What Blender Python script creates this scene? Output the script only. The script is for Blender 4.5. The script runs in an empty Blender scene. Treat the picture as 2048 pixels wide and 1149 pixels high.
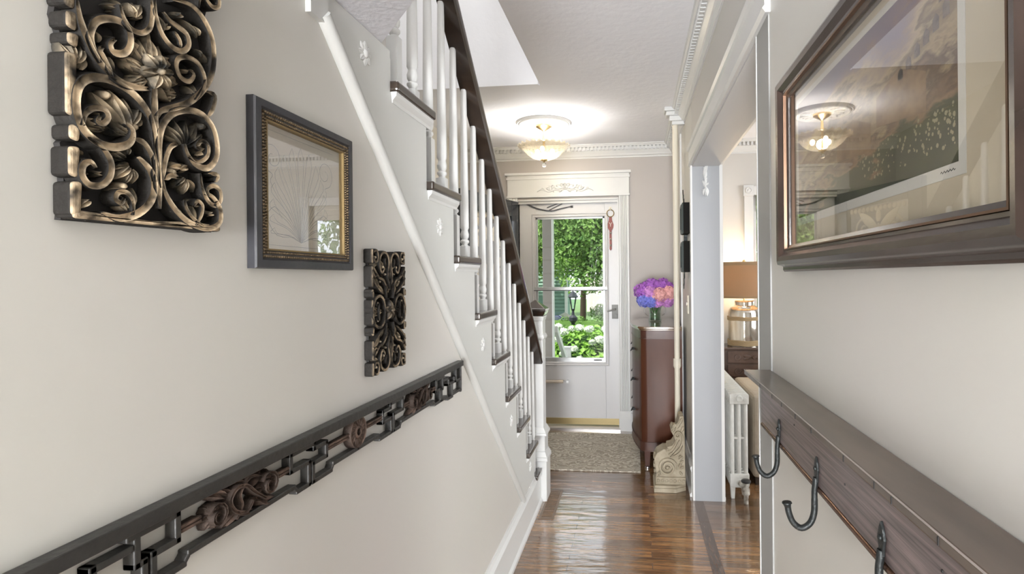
import bpy, bmesh, math, random
from mathutils import Vector, Matrix
from math import pi, sin, cos, radians
random.seed(7)
C = bpy.context.scene.collection
SC = bpy.context.scene
V = Vector

# ---------------------------------------------------------------- camera
YAW = math.atan(120/1080); ROLL = 0.009; EYE = 1.45
cam_d = bpy.data.cameras.new('camera'); cam = bpy.data.objects.new('camera', cam_d); C.objects.link(cam)
cam_d.sensor_width = 36; cam_d.sensor_fit = 'HORIZONTAL'; cam_d.lens = 36*1080/2048
cam_d.shift_x = (1024-1150)/2048; cam_d.shift_y = (556-574.5)/2048
cam_d.clip_start = .02; cam_d.clip_end = 300
cam.location = (0, 0, EYE)
cam.rotation_euler = (Matrix.Rotation(YAW, 3, 'Z') @ Matrix.Rotation(pi/2, 3, 'X') @ Matrix.Rotation(-ROLL, 3, 'Z')).to_euler()
SC.camera = cam

# ---------------------------------------------------------------- world, exposure, lights
W = bpy.data.worlds.new('world'); SC.world = W; W.use_nodes = True
nt = W.node_tree; nt.nodes.clear()
sky = nt.nodes.new('ShaderNodeTexSky'); sky.sky_type = 'HOSEK_WILKIE'
sky.sun_direction = (-.35, .5, .8); sky.turbidity = 4
mixs = nt.nodes.new('ShaderNodeMixRGB'); mixs.inputs[0].default_value = .6; mixs.inputs[2].default_value = (.9, .95, 1, 1)
bg = nt.nodes.new('ShaderNodeBackground'); bg.inputs[1].default_value = 1.65
wo = nt.nodes.new('ShaderNodeOutputWorld')
nt.links.new(sky.outputs[0], mixs.inputs[1]); nt.links.new(mixs.outputs[0], bg.inputs[0]); nt.links.new(bg.outputs[0], wo.inputs[0])
SC.view_settings.view_transform = 'Standard'; SC.view_settings.look = 'None'
SC.view_settings.gamma = 1; SC.view_settings.use_curve_mapping = False
SC.view_settings.exposure = 1.28

def lamp(name, kind, loc, energy, col=(1, 1, 1), size=1, sizey=None, to=None, rad=.05):
    l = bpy.data.lights.new(name, kind); l.energy = energy; l.color = col
    if kind == 'AREA':
        l.shape = 'RECTANGLE'; l.size = size; l.size_y = sizey or size
    elif kind == 'SUN': l.angle = rad
    else: l.shadow_soft_size = rad
    o = bpy.data.objects.new(name, l); C.objects.link(o); o.location = loc
    if to is not None: o.rotation_euler = (V(to)-V(loc)).to_track_quat('-Z', 'Y').to_euler()
    return o
lamp('sunlight', 'SUN', (0, 8, 12), 4.3, (1, .95, .86), to=(-.6, 9.2, 8), rad=.02).rotation_euler = V((.25, .45, -1)).to_track_quat('-Z', 'Y').to_euler()
lamp('fill_behind_camera', 'AREA', (-.35, -3.25, 1.15), 182, (.95, .975, 1), .95, 1.5, to=(-.13, .0, 2.9))  # added area lamp behind the camera, tilted up to brighten hall and ceiling
lamp('side_room_fill', 'AREA', (3.85, 2.7, 1.6), 46, (.97, .98, 1), 2.6, 1.7, to=(0, 2.7, 1.7))  # added area lamp inside the side room, filling it and the opening
lamp('stairwell_fill', 'AREA', (-1.1, 1.2, 4.9), 20, (1, 1, 1), .9, 2.2, to=(-1.1, 1.6, 0))  # added area lamp high in the stairwell
lamp('entry_lamp_light', 'POINT', (-.72, 4.3, 2.45), 12, (1, .96, .90), rad=.04)

# ---------------------------------------------------------------- materials
MATS = {}
def mat(name, col, rough=.5, metal=0, col2=None, scale=8, amt=.5, bump=0, bscale=None, coat=0, spec=.5, stretch=(1, 1, 1), detail=4, trans=0, emit=None, alpha=1):
    if name in MATS: return MATS[name]
    m = bpy.data.materials.new(name); m.use_nodes = True; MATS[name] = m
    n = m.node_tree.nodes; l = m.node_tree.links; b = n['Principled BSDF']
    b.inputs['Base Color'].default_value = (*col, 1); b.inputs['Roughness'].default_value = rough
    b.inputs['Metallic'].default_value = metal; b.inputs['Specular IOR Level'].default_value = spec
    if coat: b.inputs['Coat Weight'].default_value = coat; b.inputs['Coat Roughness'].default_value = .12
    if trans: b.inputs['Transmission Weight'].default_value = trans
    if emit: b.inputs['Emission Color'].default_value = (*emit[:3], 1); b.inputs['Emission Strength'].default_value = emit[3]
    if col2 or bump:
        tc = n.new('ShaderNodeTexCoord'); mp = n.new('ShaderNodeMapping'); mp.inputs['Scale'].default_value = stretch
        l.new(tc.outputs['Object'], mp.inputs[0])
    if col2:
        t = n.new('ShaderNodeTexNoise'); t.inputs['Scale'].default_value = scale; t.inputs['Detail'].default_value = detail
        r = n.new('ShaderNodeValToRGB'); r.color_ramp.elements[0].position = .5-amt/2; r.color_ramp.elements[1].position = .5+amt/2
        r.color_ramp.elements[0].color = (*col, 1); r.color_ramp.elements[1].color = (*col2, 1)
        l.new(mp.outputs[0], t.inputs[0]); l.new(t.outputs[0], r.inputs[0]); l.new(r.outputs[0], b.inputs['Base Color'])
    if bump:
        t = n.new('ShaderNodeTexNoise'); t.inputs['Scale'].default_value = bscale or scale; t.inputs['Detail'].default_value = 5
        bp = n.new('ShaderNodeBump'); bp.inputs['Strength'].default_value = bump; bp.inputs['Distance'].default_value = .01
        l.new(mp.outputs[0], t.inputs[0]); l.new(t.outputs[0], bp.inputs['Height']); l.new(bp.outputs[0], b.inputs['Normal'])
    return m
def glassmat(name, col=(1, 1, 1), refl=1.5, rough=0.0, boost=1.0):
    m = bpy.data.materials.new(name); m.use_nodes = True; n = m.node_tree.nodes; l = m.node_tree.links; n.clear()
    o = n.new('ShaderNodeOutputMaterial'); mx = n.new('ShaderNodeMixShader'); t = n.new('ShaderNodeBsdfTransparent'); g = n.new('ShaderNodeBsdfGlossy')
    t.inputs[0].default_value = (*col, 1); g.inputs['Roughness'].default_value = rough
    # Schlick reflectance from |view . normal|, the same on both faces of the pane
    ge = n.new('ShaderNodeNewGeometry'); d = n.new('ShaderNodeVectorMath'); d.operation = 'DOT_PRODUCT'; l.new(ge.outputs['Incoming'], d.inputs[0]); l.new(ge.outputs['Normal'], d.inputs[1])
    ab = n.new('ShaderNodeMath'); ab.operation = 'ABSOLUTE'; l.new(d.outputs['Value'], ab.inputs[0])
    om = n.new('ShaderNodeMath'); om.operation = 'SUBTRACT'; om.inputs[0].default_value = 1; l.new(ab.outputs[0], om.inputs[1])
    pw = n.new('ShaderNodeMath'); pw.operation = 'POWER'; pw.inputs[1].default_value = 5; l.new(om.outputs[0], pw.inputs[0])
    f0 = ((refl-1)/(refl+1))**2; k = n.new('ShaderNodeMath'); k.operation = 'MULTIPLY_ADD'; k.inputs[1].default_value = (1-f0)*boost; k.inputs[2].default_value = f0*boost; k.use_clamp = True; l.new(pw.outputs[0], k.inputs[0])
    l.new(k.outputs[0], mx.inputs[0]); l.new(t.outputs[0], mx.inputs[1]); l.new(g.outputs[0], mx.inputs[2]); l.new(mx.outputs[0], o.inputs[0])
    MATS[name] = m; return m
def drybrush(name, dark, gold, axis, lo=.5, hi=.95):
    """dark carved wood with gold paint rubbed on the faces turned outwards (axis: object-space normal)"""
    m = mat(name, dark, .7, bump=.25, bscale=120, spec=.2); n = m.node_tree.nodes; l = m.node_tree.links; b = n['Principled BSDF']
    tc = n.new('ShaderNodeTexCoord'); vm = n.new('ShaderNodeVectorMath'); vm.operation = 'DOT_PRODUCT'; vm.inputs[1].default_value = axis
    l.new(tc.outputs['Normal'], vm.inputs[0])
    t = n.new('ShaderNodeTexNoise'); t.inputs['Scale'].default_value = 45; l.new(tc.outputs['Object'], t.inputs[0])
    t2 = n.new('ShaderNodeTexNoise'); t2.inputs['Scale'].default_value = 11; l.new(tc.outputs['Object'], t2.inputs[0])
    r = n.new('ShaderNodeMapRange'); r.inputs[1].default_value = lo; r.inputs[2].default_value = hi
    l.new(vm.outputs['Value'], r.inputs[0])
    mu = n.new('ShaderNodeMath'); mu.operation = 'MULTIPLY'; l.new(r.outputs[0], mu.inputs[0])
    r2 = n.new('ShaderNodeMapRange'); r2.inputs[1].default_value = .3; r2.inputs[2].default_value = .6; l.new(t.outputs[0], r2.inputs[0]); l.new(r2.outputs[0], mu.inputs[1])
    mu2 = n.new('ShaderNodeMath'); mu2.operation = 'MULTIPLY'; l.new(mu.outputs[0], mu2.inputs[0])
    r3 = n.new('ShaderNodeMapRange'); r3.inputs[1].default_value = .32; r3.inputs[2].default_value = .5; l.new(t2.outputs[0], r3.inputs[0]); l.new(r3.outputs[0], mu2.inputs[1])
    mx = n.new('ShaderNodeMixRGB'); mx.inputs[1].default_value = (*dark, 1); mx.inputs[2].default_value = (*gold, 1)
    l.new(mu2.outputs[0], mx.inputs[0]); l.new(mx.outputs[0], b.inputs['Base Color'])
    return m

WALL = mat('wall_paint', (.575, .567, .52), .42, col2=(.585, .555, .53), scale=1.2, bump=.05, bscale=14, spec=.35)
WALLF = mat('wall_paint_shaded', (.43, .395, .37), .5, col2=(.45, .415, .39), scale=1.5, bump=.05, bscale=14)  # same wall paint, darkened for the shade on the far wall
CEIL = mat('ceiling_plaster', (.87, .87, .90), .8, col2=(.84, .84, .87), scale=2.5, bump=.25, bscale=22)
WHITE = mat('white_trim_paint', (.67, .67, .66), .35, bump=.04, bscale=30)
CASE = mat('grey_gloss_casing_paint', (.33, .33, .32), .6, bump=.06, bscale=40)
CREAM = mat('cream_paint', (.70, .65, .54), .4)
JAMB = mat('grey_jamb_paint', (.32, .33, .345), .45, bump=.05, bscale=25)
DARK = mat('dark_stained_wood', (.020, .012, .008), .2, col2=(.045, .028, .018), scale=30, stretch=(1, .1, 1), coat=.9)
BLACK = mat('black_paint', (.022, .021, .020), .38, col2=(.035, .033, .030), scale=25, bump=.1, bscale=90)
BRASS = mat('brass', (.75, .55, .28), .25, 1)
CHROME = mat('brushed_metal', (.72, .72, .73), .28, 1)
IRON = mat('black_iron', (.03, .033, .033), .45, .6, bump=.3, bscale=80)
GLASS = glassmat('window_glass', (1, 1, 1), 1.45)
PGLASS = glassmat('picture_glass', (1, 1, 1), 1.5, 0, 1.35)
PGLASS2 = glassmat('picture_glass_small', (1, 1, 1), 1.5, 0, 3.2)

# ---------------------------------------------------------------- mesh helpers
def wloc(o):
    p = V((0, 0, 0))
    while o is not None: p += o.location; o = o.parent
    return p
class MB:
    def __init__(s): s.v = []; s.f = []
    def add(s, vs, fs):
        k = len(s.v); s.v += [tuple(p) for p in vs]; s.f += [tuple(i+k for i in f) for f in fs]; return s
    def box(s, x0, x1, y0, y1, z0, z1):
        vs = [(x, y, z) for x in (x0, x1) for y in (y0, y1) for z in (z0, z1)]
        return s.add(vs, [(0, 1, 3, 2), (4, 6, 7, 5), (0, 4, 5, 1), (2, 3, 7, 6), (0, 2, 6, 4), (1, 5, 7, 3)])
    def prism(s, poly, vec):
        vec = V(vec); n = len(poly); a = [V(p) for p in poly]
        vs = a+[p+vec for p in a]
        return s.add(vs, [tuple(range(n))[::-1], tuple(range(n, 2*n))]+[(i, (i+1) % n, (i+1) % n+n, i+n) for i in range(n)])
    def tube(s, pts, r, n=10, caps=True, flat=1.0, closed=False):
        pts = [V(p) for p in pts]; m = len(pts); rs = r if isinstance(r, (list, tuple)) else [r]*m
        vs = []; up = None
        for i, p in enumerate(pts):
            if closed: t = (pts[(i+1) % m]-pts[i-1]).normalized()
            else: t = (pts[min(i+1, m-1)]-pts[max(i-1, 0)]).normalized()
            if up is None:
                up = V((0, 0, 1)) if abs(t.z) < .9 else V((1, 0, 0))
            x = t.cross(up).normalized(); up = x.cross(t).normalized()
            for k in range(n):
                a = 2*pi*k/n; vs.append(p+(x*cos(a)+up*sin(a)*flat)*rs[i])
        fs = []
        for i in range(m if closed else m-1):
            for k in range(n): j = (i+1) % m; fs.append((i*n+k, i*n+(k+1) % n, j*n+(k+1) % n, j*n+k))
        if caps and not closed: fs += [tuple(range(n))[::-1], tuple(range((m-1)*n, m*n))]
        return s.add(vs, fs)
    def cyl(s, p0, p1, r0, r1=None, n=16): return s.tube([p0, p1], [r0, r0 if r1 is None else r1], n)
    def lathe(s, c, prof, n=24, mod=None, axis='z', caps=True):
        c = V(c); vs = []
        for i, (r, h) in enumerate(prof):
            for k in range(n):
                a = 2*pi*k/n; rr = r*(mod(a, i) if mod else 1)
                p = {'z': V((rr*cos(a), rr*sin(a), h)), 'x': V((h, rr*cos(a), rr*sin(a))), 'y': V((rr*sin(a), h, rr*cos(a)))}[axis]
                vs.append(c+p)
        fs = [(i*n+k, i*n+(k+1) % n, (i+1)*n+(k+1) % n, (i+1)*n+k) for i in range(len(prof)-1) for k in range(n)]
        if caps: fs += [tuple(range(n))[::-1], tuple(range((len(prof)-1)*n, len(prof)*n))]
        return s.add(vs, fs)
    def sphere(s, c, r, n=12, sc=(1, 1, 1)):
        c = V(c); m = n//2; vs = [c+V((0, 0, r*sc[2]))]; 
        for i in range(1, m):
            for k in range(n):
                a = pi*i/m; b = 2*pi*k/n; vs.append(c+V((r*sin(a)*cos(b)*sc[0], r*sin(a)*sin(b)*sc[1], r*cos(a)*sc[2])))
        vs.append(c-V((0, 0, r*sc[2]))); L = len(vs)-1
        fs = [(0, 1+k, 1+(k+1) % n) for k in range(n)]
        for i in range(m-2):
            for k in range(n): fs.append((1+i*n+k, 1+(i+1)*n+k, 1+(i+1)*n+(k+1) % n, 1+i*n+(k+1) % n))
        fs += [(L, 1+(m-2)*n+(k+1) % n, 1+(m-2)*n+k) for k in range(n)]
        return s.add(vs, fs)
    def sweep(s, path, prof, closed=False):
        """profile (offset to the left of the path in XY, z) carried along an XY path with mitred corners"""
        m = len(path); n = len(prof); P = [V((p[0], p[1])) for p in path]; vs = []
        for i in range(m):
            d1 = (P[i]-P[i-1]).normalized() if (i > 0 or closed) else None
            d2 = (P[(i+1) % m]-P[i]).normalized() if (i < m-1 or closed) else None
            d1 = d1 or d2; d2 = d2 or d1
            n1 = V((-d1.y, d1.x)); n2 = V((-d2.y, d2.x)); mm = (n1+n2); mm = mm/(mm.dot(n1)) if mm.length > 1e-5 else n1
            for (o, z) in prof: q = P[i]+mm*o; vs.append((q.x, q.y, z))
        fs = [(i*n+k, i*n+(k+1) % n, ((i+1) % m)*n+(k+1) % n, ((i+1) % m)*n+k) for i in range(m if closed else m-1) for k in range(n)]
        if not closed: fs += [tuple(range(n))[::-1], tuple(range((m-1)*n, m*n))]
        return s.add(vs, fs)
    # carving: fr = (origin, A, B, N); a 2-D drawing (a, b) with relief height along N
    def ribbon(s, fr, path, w, c0, c1, groove=True, closed=False, taper=True, sub=4, ends=(.35, .5)):
        O, A, B, N = fr; pts = smooth2(path, sub, closed) if sub > 1 else [V(p) for p in path]; m = len(pts); vs = []
        prof = [(-1, 0), (-1, .7), (-.72, 1), (-.2, .86 if groove else 1), (.2, .86 if groove else 1), (.72, 1), (1, .7), (1, 0)]
        n = len(prof)
        for i, p in enumerate(pts):
            if closed: t = (pts[(i+1) % m]-pts[i-1])
            else: t = (pts[min(i+1, m-1)]-pts[max(i-1, 0)])
            t = t.normalized() if t.length else V((1, 0)); nn = V((-t.y, t.x)); k = i/(m-1)
            ww = w/2
            if taper and not closed: ww *= min(1, ends[0]+(1-ends[0])*k*5, ends[1]+(1-ends[1])*(1-k)*5)
            for (o, h) in prof: q = p+nn*o*ww; vs.append(O+A*q.x+B*q.y+N*(c0+(c1-c0)*h))
        fs = [(i*n+k, i*n+k+1, ((i+1) % m)*n+k+1, ((i+1) % m)*n+k) for i in range(m if closed else m-1) for k in range(n-1)]
        if not closed: fs += [tuple(range(n))[::-1], tuple(range((m-1)*n, m*n))]
        return s.add(vs, fs)
    def leaf(s, fr, a, b, w, c0, c1, bend=0, n=7):
        """a domed, veined leaf from a to b"""
        O, A, B, N = fr; a = V(a); b = V(b); d = b-a; L = d.length; t = d/L; nn = V((-t.y, t.x)); W = w*L/2; vs = []
        cr = [(-1, 0), (-1, .45), (-.5, .9), (0, .68), (.5, .9), (1, .45), (1, 0)]
        for i in range(n+1):
            k = i/n; ww = W*(sin(pi*min(1, (k*.86+.14)))**.7)*(1 if k < .98 else .5); cen = a+d*k+nn*bend*L*sin(pi*k)
            h = .55+.45*sin(pi*(k*.7+.25))
            for (o, q) in cr: p = cen+nn*o*ww; vs.append(O+A*p.x+B*p.y+N*(c0+(c1-c0)*q*h))
        m = len(cr)
        fs = [(i*m+j, i*m+j+1, (i+1)*m+j+1, (i+1)*m+j) for i in range(n) for j in range(m-1)]+[tuple(range(m))[::-1], tuple(range(n*m, n*m+m))]
        return s.add(vs, fs)
    def dome(s, fr, c, r, c0, c1, n=12):
        O, A, B, N = fr; vs = []
        for (q, h) in [(1, 0), (1, .35), (.8, .75), (.45, .96)]:
            for k in range(n): a = 2*pi*k/n; vs.append(O+A*(c[0]+r*q*cos(a))+B*(c[1]+r*q*sin(a))+N*(c0+(c1-c0)*h))
        vs.append(O+A*c[0]+B*c[1]+N*c1)
        fs = [(i*n+k, i*n+(k+1) % n, (i+1)*n+(k+1) % n, (i+1)*n+k) for i in range(3) for k in range(n)]+[(3*n+k, 3*n+(k+1) % n, 4*n) for k in range(n)]
        return s.add(vs, fs)
    def plate(s, fr, poly, c0, c1):
        O, A, B, N = fr; return s.prism([O+A*p[0]+B*p[1]+N*c0 for p in poly], N*(c1-c0))
    def build(s, name, m, parent=None, smooth=False, bevel=0, seg=2):
        vs = [V(p) for p in s.v]
        if parent is not None: o0 = wloc(parent)
        else:
            xs, ys, zs = zip(*s.v); o0 = V(((min(xs)+max(xs))/2, (min(ys)+max(ys))/2, min(zs)))
        me = bpy.data.meshes.new(name); me.from_pydata([p-o0 for p in vs], [], s.f)
        bm = bmesh.new(); bm.from_mesh(me); bmesh.ops.recalc_face_normals(bm, faces=bm.faces); bm.to_mesh(me); bm.free()
        me.materials.append(m); o = bpy.data.objects.new(name, me); C.objects.link(o)
        if parent is not None: o.parent = parent
        else: o.location = o0
        if smooth:
            me.polygons.foreach_set('use_smooth', [True]*len(me.polygons))
            if smooth != 'all': me.set_sharp_from_angle(angle=radians(smooth if smooth is not True else 40))
        if bevel:
            b = o.modifiers.new('bevel', 'BEVEL'); b.width = bevel; b.segments = seg; b.limit_method = 'ANGLE'; b.angle_limit = radians(35)
        return o
def smooth2(path, sub=4, closed=False):
    P = [V(p) for p in path]; m = len(P); out = []
    for i in range(m if closed else m-1):
        if closed: a, b, c, d = P[i-1], P[i], P[(i+1) % m], P[(i+2) % m]
        else: a, b, c, d = P[max(i-1, 0)], P[i], P[i+1], P[min(i+2, m-1)]
        for k in range(sub):
            t = k/sub; out.append(.5*((2*b)+(c-a)*t+(2*a-5*b+4*c-d)*t*t+(3*b-a-3*c+d)*t**3))
    if not closed: out.append(P[-1])
    return out
def spiral(c, r0, r1, a0, turns, n=26):
    return [(c[0]+(r0+(r1-r0)*i/n)*cos(a0+turns*2*pi*i/n), c[1]+(r0+(r1-r0)*i/n)*sin(a0+turns*2*pi*i/n)) for i in range(n+1)]
def tag(o, label=None, cat=None, group=None, kind=None):
    if label: o['label'] = label
    if cat: o['category'] = cat
    if group: o['group'] = group
    if kind: o['kind'] = kind
    return o
def thing(name, loc, label, cat, group=None):
    o = bpy.data.objects.new(name, None); o.empty_display_size = .1; C.objects.link(o); o.location = loc; return tag(o, label, cat, group)
def struct(mb, name, m, **k): return tag(mb.build(name, m, **k), kind='structure')
def copyc(o, dx, parent=None, dup=True):
    c = o.copy(); C.objects.link(c); c.parent = parent if parent is not None else o.parent
    c.location = o.location+V(dx)
    for ch in o.children:
        d = ch.copy(); C.objects.link(d); d.parent = c
    return c
X, Y, Z = V((1, 0, 0)), V((0, 1, 0)), V((0, 0, 1))

XL, XR, XO = -.632, .373, .545        # left wall face, right wall face, its far face
YF = 5.12; ZC = 2.70

# ================================================================ THE SETTING
# floor: narrow boards running across the hall
def floor_mat():
    m = mat('oak_floor', (.1, .06, .03), .2); n = m.node_tree.nodes; l = m.node_tree.links; b = n['Principled BSDF']
    tc = n.new('ShaderNodeTexCoord'); br = n.new('ShaderNodeTexBrick')
    br.offset = .37; br.inputs['Scale'].default_value = 1; br.inputs['Brick Width'].default_value = 1.15; br.inputs['Row Height'].default_value = .057
    br.inputs['Mortar Size'].default_value = .0016; br.inputs['Bias'].default_value = 0; br.inputs['Mortar Smooth'].default_value = .3
    br.inputs['Color1'].default_value = (0, 0, 0, 1); br.inputs['Color2'].default_value = (1, 1, 1, 1); br.inputs['Mortar'].default_value = (.5, .5, .5, 1)
    l.new(tc.outputs['Object'], br.inputs[0])
    mp = n.new('ShaderNodeMapping'); mp.inputs['Scale'].default_value = (1.1, 15, 1); l.new(tc.outputs['Object'], mp.inputs[0])
    add = n.new('ShaderNodeVectorMath'); add.operation = 'ADD'; l.new(mp.outputs[0], add.inputs[0]); 
    ml = n.new('ShaderNodeVectorMath'); ml.operation = 'SCALE'; ml.inputs['Scale'].default_value = 9; l.new(br.outputs['Color'], ml.inputs[0]); l.new(ml.outputs[0], add.inputs[1])
    g = n.new('ShaderNodeTexNoise'); g.inputs['Scale'].default_value = 3.2; g.inputs['Detail'].default_value = 9; g.inputs['Roughness'].default_value = .72; g.inputs['Distortion'].default_value = .5; l.new(add.outputs[0], g.inputs[0])
    r = n.new('ShaderNodeValToRGB'); e = r.color_ramp.elements
    e[0].position = .3; e[0].color = (.072, .036, .016, 1); e[1].position = .72; e[1].color = (.41, .225, .092, 1)
    k = e.new(.5); k.color = (.215, .108, .044, 1)
    l.new(g.outputs[0], r.inputs[0])
    big = n.new('ShaderNodeTexNoise'); big.inputs['Scale'].default_value = 1.7; big.inputs['Detail'].default_value = 3; l.new(tc.outputs['Object'], big.inputs[0])
    rb = n.new('ShaderNodeMapRange'); rb.inputs[1].default_value = .35; rb.inputs[2].default_value = .65; rb.inputs[3].default_value = .62; rb.inputs[4].default_value = 1.2; l.new(big.outputs[0], rb.inputs[0])
    vt = n.new('ShaderNodeMapRange'); vt.inputs[3].default_value = .7; vt.inputs[4].default_value = 1.25; l.new(br.outputs['Color'], vt.inputs[0])
    mu = n.new('ShaderNodeMath'); mu.operation = 'MULTIPLY'; l.new(rb.outputs[0], mu.inputs[0]); l.new(vt.outputs[0], mu.inputs[1])
    sc = n.new('ShaderNodeVectorMath'); sc.operation = 'SCALE'; l.new(r.outputs[0], sc.inputs[0]); l.new(mu.outputs[0], sc.inputs['Scale'])
    mx = n.new('ShaderNodeMixRGB'); mx.inputs[2].default_value = (.02, .012, .008, 1); l.new(sc.outputs[0], mx.inputs[1]); l.new(br.outputs['Fac'], mx.inputs[0])
    l.new(mx.outputs[0], b.inputs['Base Color'])
    b.inputs['Roughness'].default_value = .25; b.inputs['Coat Weight'].default_value = 1; b.inputs['Coat Roughness'].default_value = .11; b.inputs['Coat IOR'].default_value = 1.95
    wv = n.new('ShaderNodeTexNoise'); wv.inputs['Scale'].default_value = 1; wv.inputs['Detail'].default_value = 3
    mp2 = n.new('ShaderNodeMapping'); mp2.inputs['Scale'].default_value = (5, 17, 1); l.new(tc.outputs['Object'], mp2.inputs[0]); l.new(mp2.outputs[0], wv.inputs[0])
    bp = n.new('ShaderNodeBump'); bp.inputs['Strength'].default_value = .16; bp.inputs['Distance'].default_value = .02; l.new(wv.outputs[0], bp.inputs['Height'])
    bp2 = n.new('ShaderNodeBump'); bp2.invert = True; bp2.inputs['Strength'].default_value = .4; bp2.inputs['Distance'].default_value = .003; l.new(br.outputs['Fac'], bp2.inputs['Height']); l.new(bp.outputs[0], bp2.inputs['Normal'])
    l.new(bp2.outputs[0], b.inputs['Normal']); l.new(bp2.outputs[0], b.inputs['Coat Normal'])
    return m
struct(MB().box(-1.75, 4.2, -3.6, 5.24, -.12, 0), 'floor', floor_mat())
WAL = mat('walnut_inlay', (.055, .033, .022), .22, col2=(.13, .082, .055), scale=9, stretch=(9, 1.2, 1), coat=.6, detail=7)
st = MB(); yy = 1.1
for w in (.42, .37, .55, .33, .48, .30): st.box(.364, .424, yy, min(yy+w-.002, 3.55), 0, .0012); yy += w
struct(st, 'trim_1', WAL)

# left wall: stepped top following the staircase
def ys(k): return 3.529-.243*k           # near end of tread k
def zs(k): return .218*k+.006            # top of tread k
poly = [(-3.6, 0), (3.45, 0), (3.45, zs(1)-.03)]
for k in range(1, 10):
    poly += [(ys(k)-0, zs(k)-.03), (ys(k), zs(k+1)-.03)] if k < 9 else [(ys(k), zs(k)-.03), (ys(k), 2.045)]
poly += [(-3.6, 2.045)]
struct(MB().prism([(XL, y, z) for y, z in poly], (-.10, 0, 0)), 'wall_left', WALL)
struct(MB().box(XL-.1, XL, -3.6, .2, 2.045, ZC), 'wall_left_upper', WALL)
sp_ = [(2.975, .222), (3.45, .222), (3.45, zs(1)-.03)]
for k in range(1, 10): sp_ += [(ys(k), zs(k)-.03), (ys(k), zs(k+1)-.03)] if k < 9 else [(ys(k), zs(k)-.03)]
sp_ += [(ys(9), 2.0445), (.99, 2.0445)]
struct(MB().prism([(XL, y, z) for y, z in sp_], (.004, 0, 0)), 'wall_stair_side', mat('stair_side_paint', (.63, .635, .615), .38, bump=.05, bscale=20))
# landing over the lower hall with its textured underside
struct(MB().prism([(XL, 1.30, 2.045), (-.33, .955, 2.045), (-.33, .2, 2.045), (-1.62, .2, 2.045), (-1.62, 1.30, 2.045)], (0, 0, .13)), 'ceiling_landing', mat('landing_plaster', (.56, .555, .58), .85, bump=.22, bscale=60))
struct(MB().box(-1.72, -1.62, -.2, YF+.1, 0, 5.1), 'wall_stair', WALL)
struct(MB().box(-1.62, XL-.1, 1.22, 1.30, 0, 2.045), 'wall_closet', WALL)
# far wall with the door opening
fw = MB().box(-1.62, -1.115, YF, YF+.12, 0, ZC).box(-.148, XO, YF, YF+.12, 0, ZC).box(-1.115, -.148, YF, YF+.12, 2.20, ZC)
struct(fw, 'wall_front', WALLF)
# right wall: near piece, header over the opening, far piece
YJ0, YJ1, ZH = 1.68, 3.555, 2.17
struct(MB().box(XR, XO, -3.6, YJ0, 0, ZC), 'wall_right', WALL)
struct(MB().box(XR, XO, YJ0, YJ1, ZH, ZC), 'wall_right_header', WALL)
struct(MB().box(XR, XO, YJ1+.012, YF, 0, ZC), 'wall_right_far', WALL)
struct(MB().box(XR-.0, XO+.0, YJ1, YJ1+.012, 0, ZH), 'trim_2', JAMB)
struct(MB().box(XR, XO, YJ0, YJ1, ZH-.008, ZH), 'trim_13', mat('header_grey_white', (.52, .52, .52), .45))
# back wall behind the camera, with a window opening added to let light in
bw = MB().box(-1.0, -.62, -3.7, -3.6, 0, ZC).box(.36, XO, -3.7, -3.6, 0, ZC).box(-.62, .36, -3.7, -3.6, 0, .5).box(-.62, .36, -3.7, -3.6, 2.5, ZC)
struct(bw, 'wall_back', WALL)
# side room
sf = MB().box(XO, 1.09, YF, YF+.12, 0, ZC).box(2.00, 4.2, YF, YF+.12, 0, ZC).box(1.09, 2.00, YF, YF+.12, 0, .75).box(1.09, 2.00, YF, YF+.12, 2.25, ZC)
struct(sf, 'wall_side_room_front', WALL)
sr = MB().box(4.1, 4.2, 0, YF, 0, .7).box(4.1, 4.2, 0, YF, 2.5, ZC).box(4.1, 4.2, 0, 1.3, .7, 2.5).box(4.1, 4.2, 4.1, YF, .7, 2.5)
struct(sr, 'wall_side_room_right', WALL)
struct(MB().box(XO, 4.2, -.1, 0, 0, ZC), 'wall_side_room_back', WALL)
# ceiling with the stair opening
ce = MB().box(-.600, 4.2, -3.6, YF+.12, ZC, ZC+.28).box(-1.72, -.600, 3.45, YF+.12, ZC, ZC+.28)
struct(ce, 'ceiling', CEIL)
struct(MB().box(-1.62, -.61, 3.43, 3.449, ZC, 5.1), 'wall_stair_opening', CEIL)
struct(MB().box(-1.62, -.50, 3.46, 3.54, ZC+.28, 5.1).box(-.60, -.5, -3.6, 3.44, ZC+.28, 5.1).box(-1.62, -.5, -.3, -.2, 2.17, 5.1), 'wall_upstairs', WALL)
struct(MB().box(-1.72, -.5, -.3, 3.54, 5.1, 5.2), 'ceiling_upstairs', CEIL)

# baseboards
bbp = [(0, 0), (.026, 0), (.026, .018), (.015, .03), (.015, .165), (.022, .18), (.022, .19), (.012, .205), (.006, .222), (0, .222)]
struct(MB().sweep([(XL, 3.45), (XL, -3.6)], bbp), 'baseboard_left', WHITE)
struct(MB().sweep([(-.053, YF), (XR, YF)], [(-o, z) for o, z in bbp]).sweep([(XR, YF), (XR, YJ1+.06)], [(-o, z) for o, z in bbp]), 'baseboard_right', WHITE)
struct(MB().sweep([(XO, YJ1+.02), (XO, YF), (4.1, YF), (4.1, 0)], [(-o, z) for o, z in bbp]), 'baseboard_side_room', WHITE)
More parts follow.
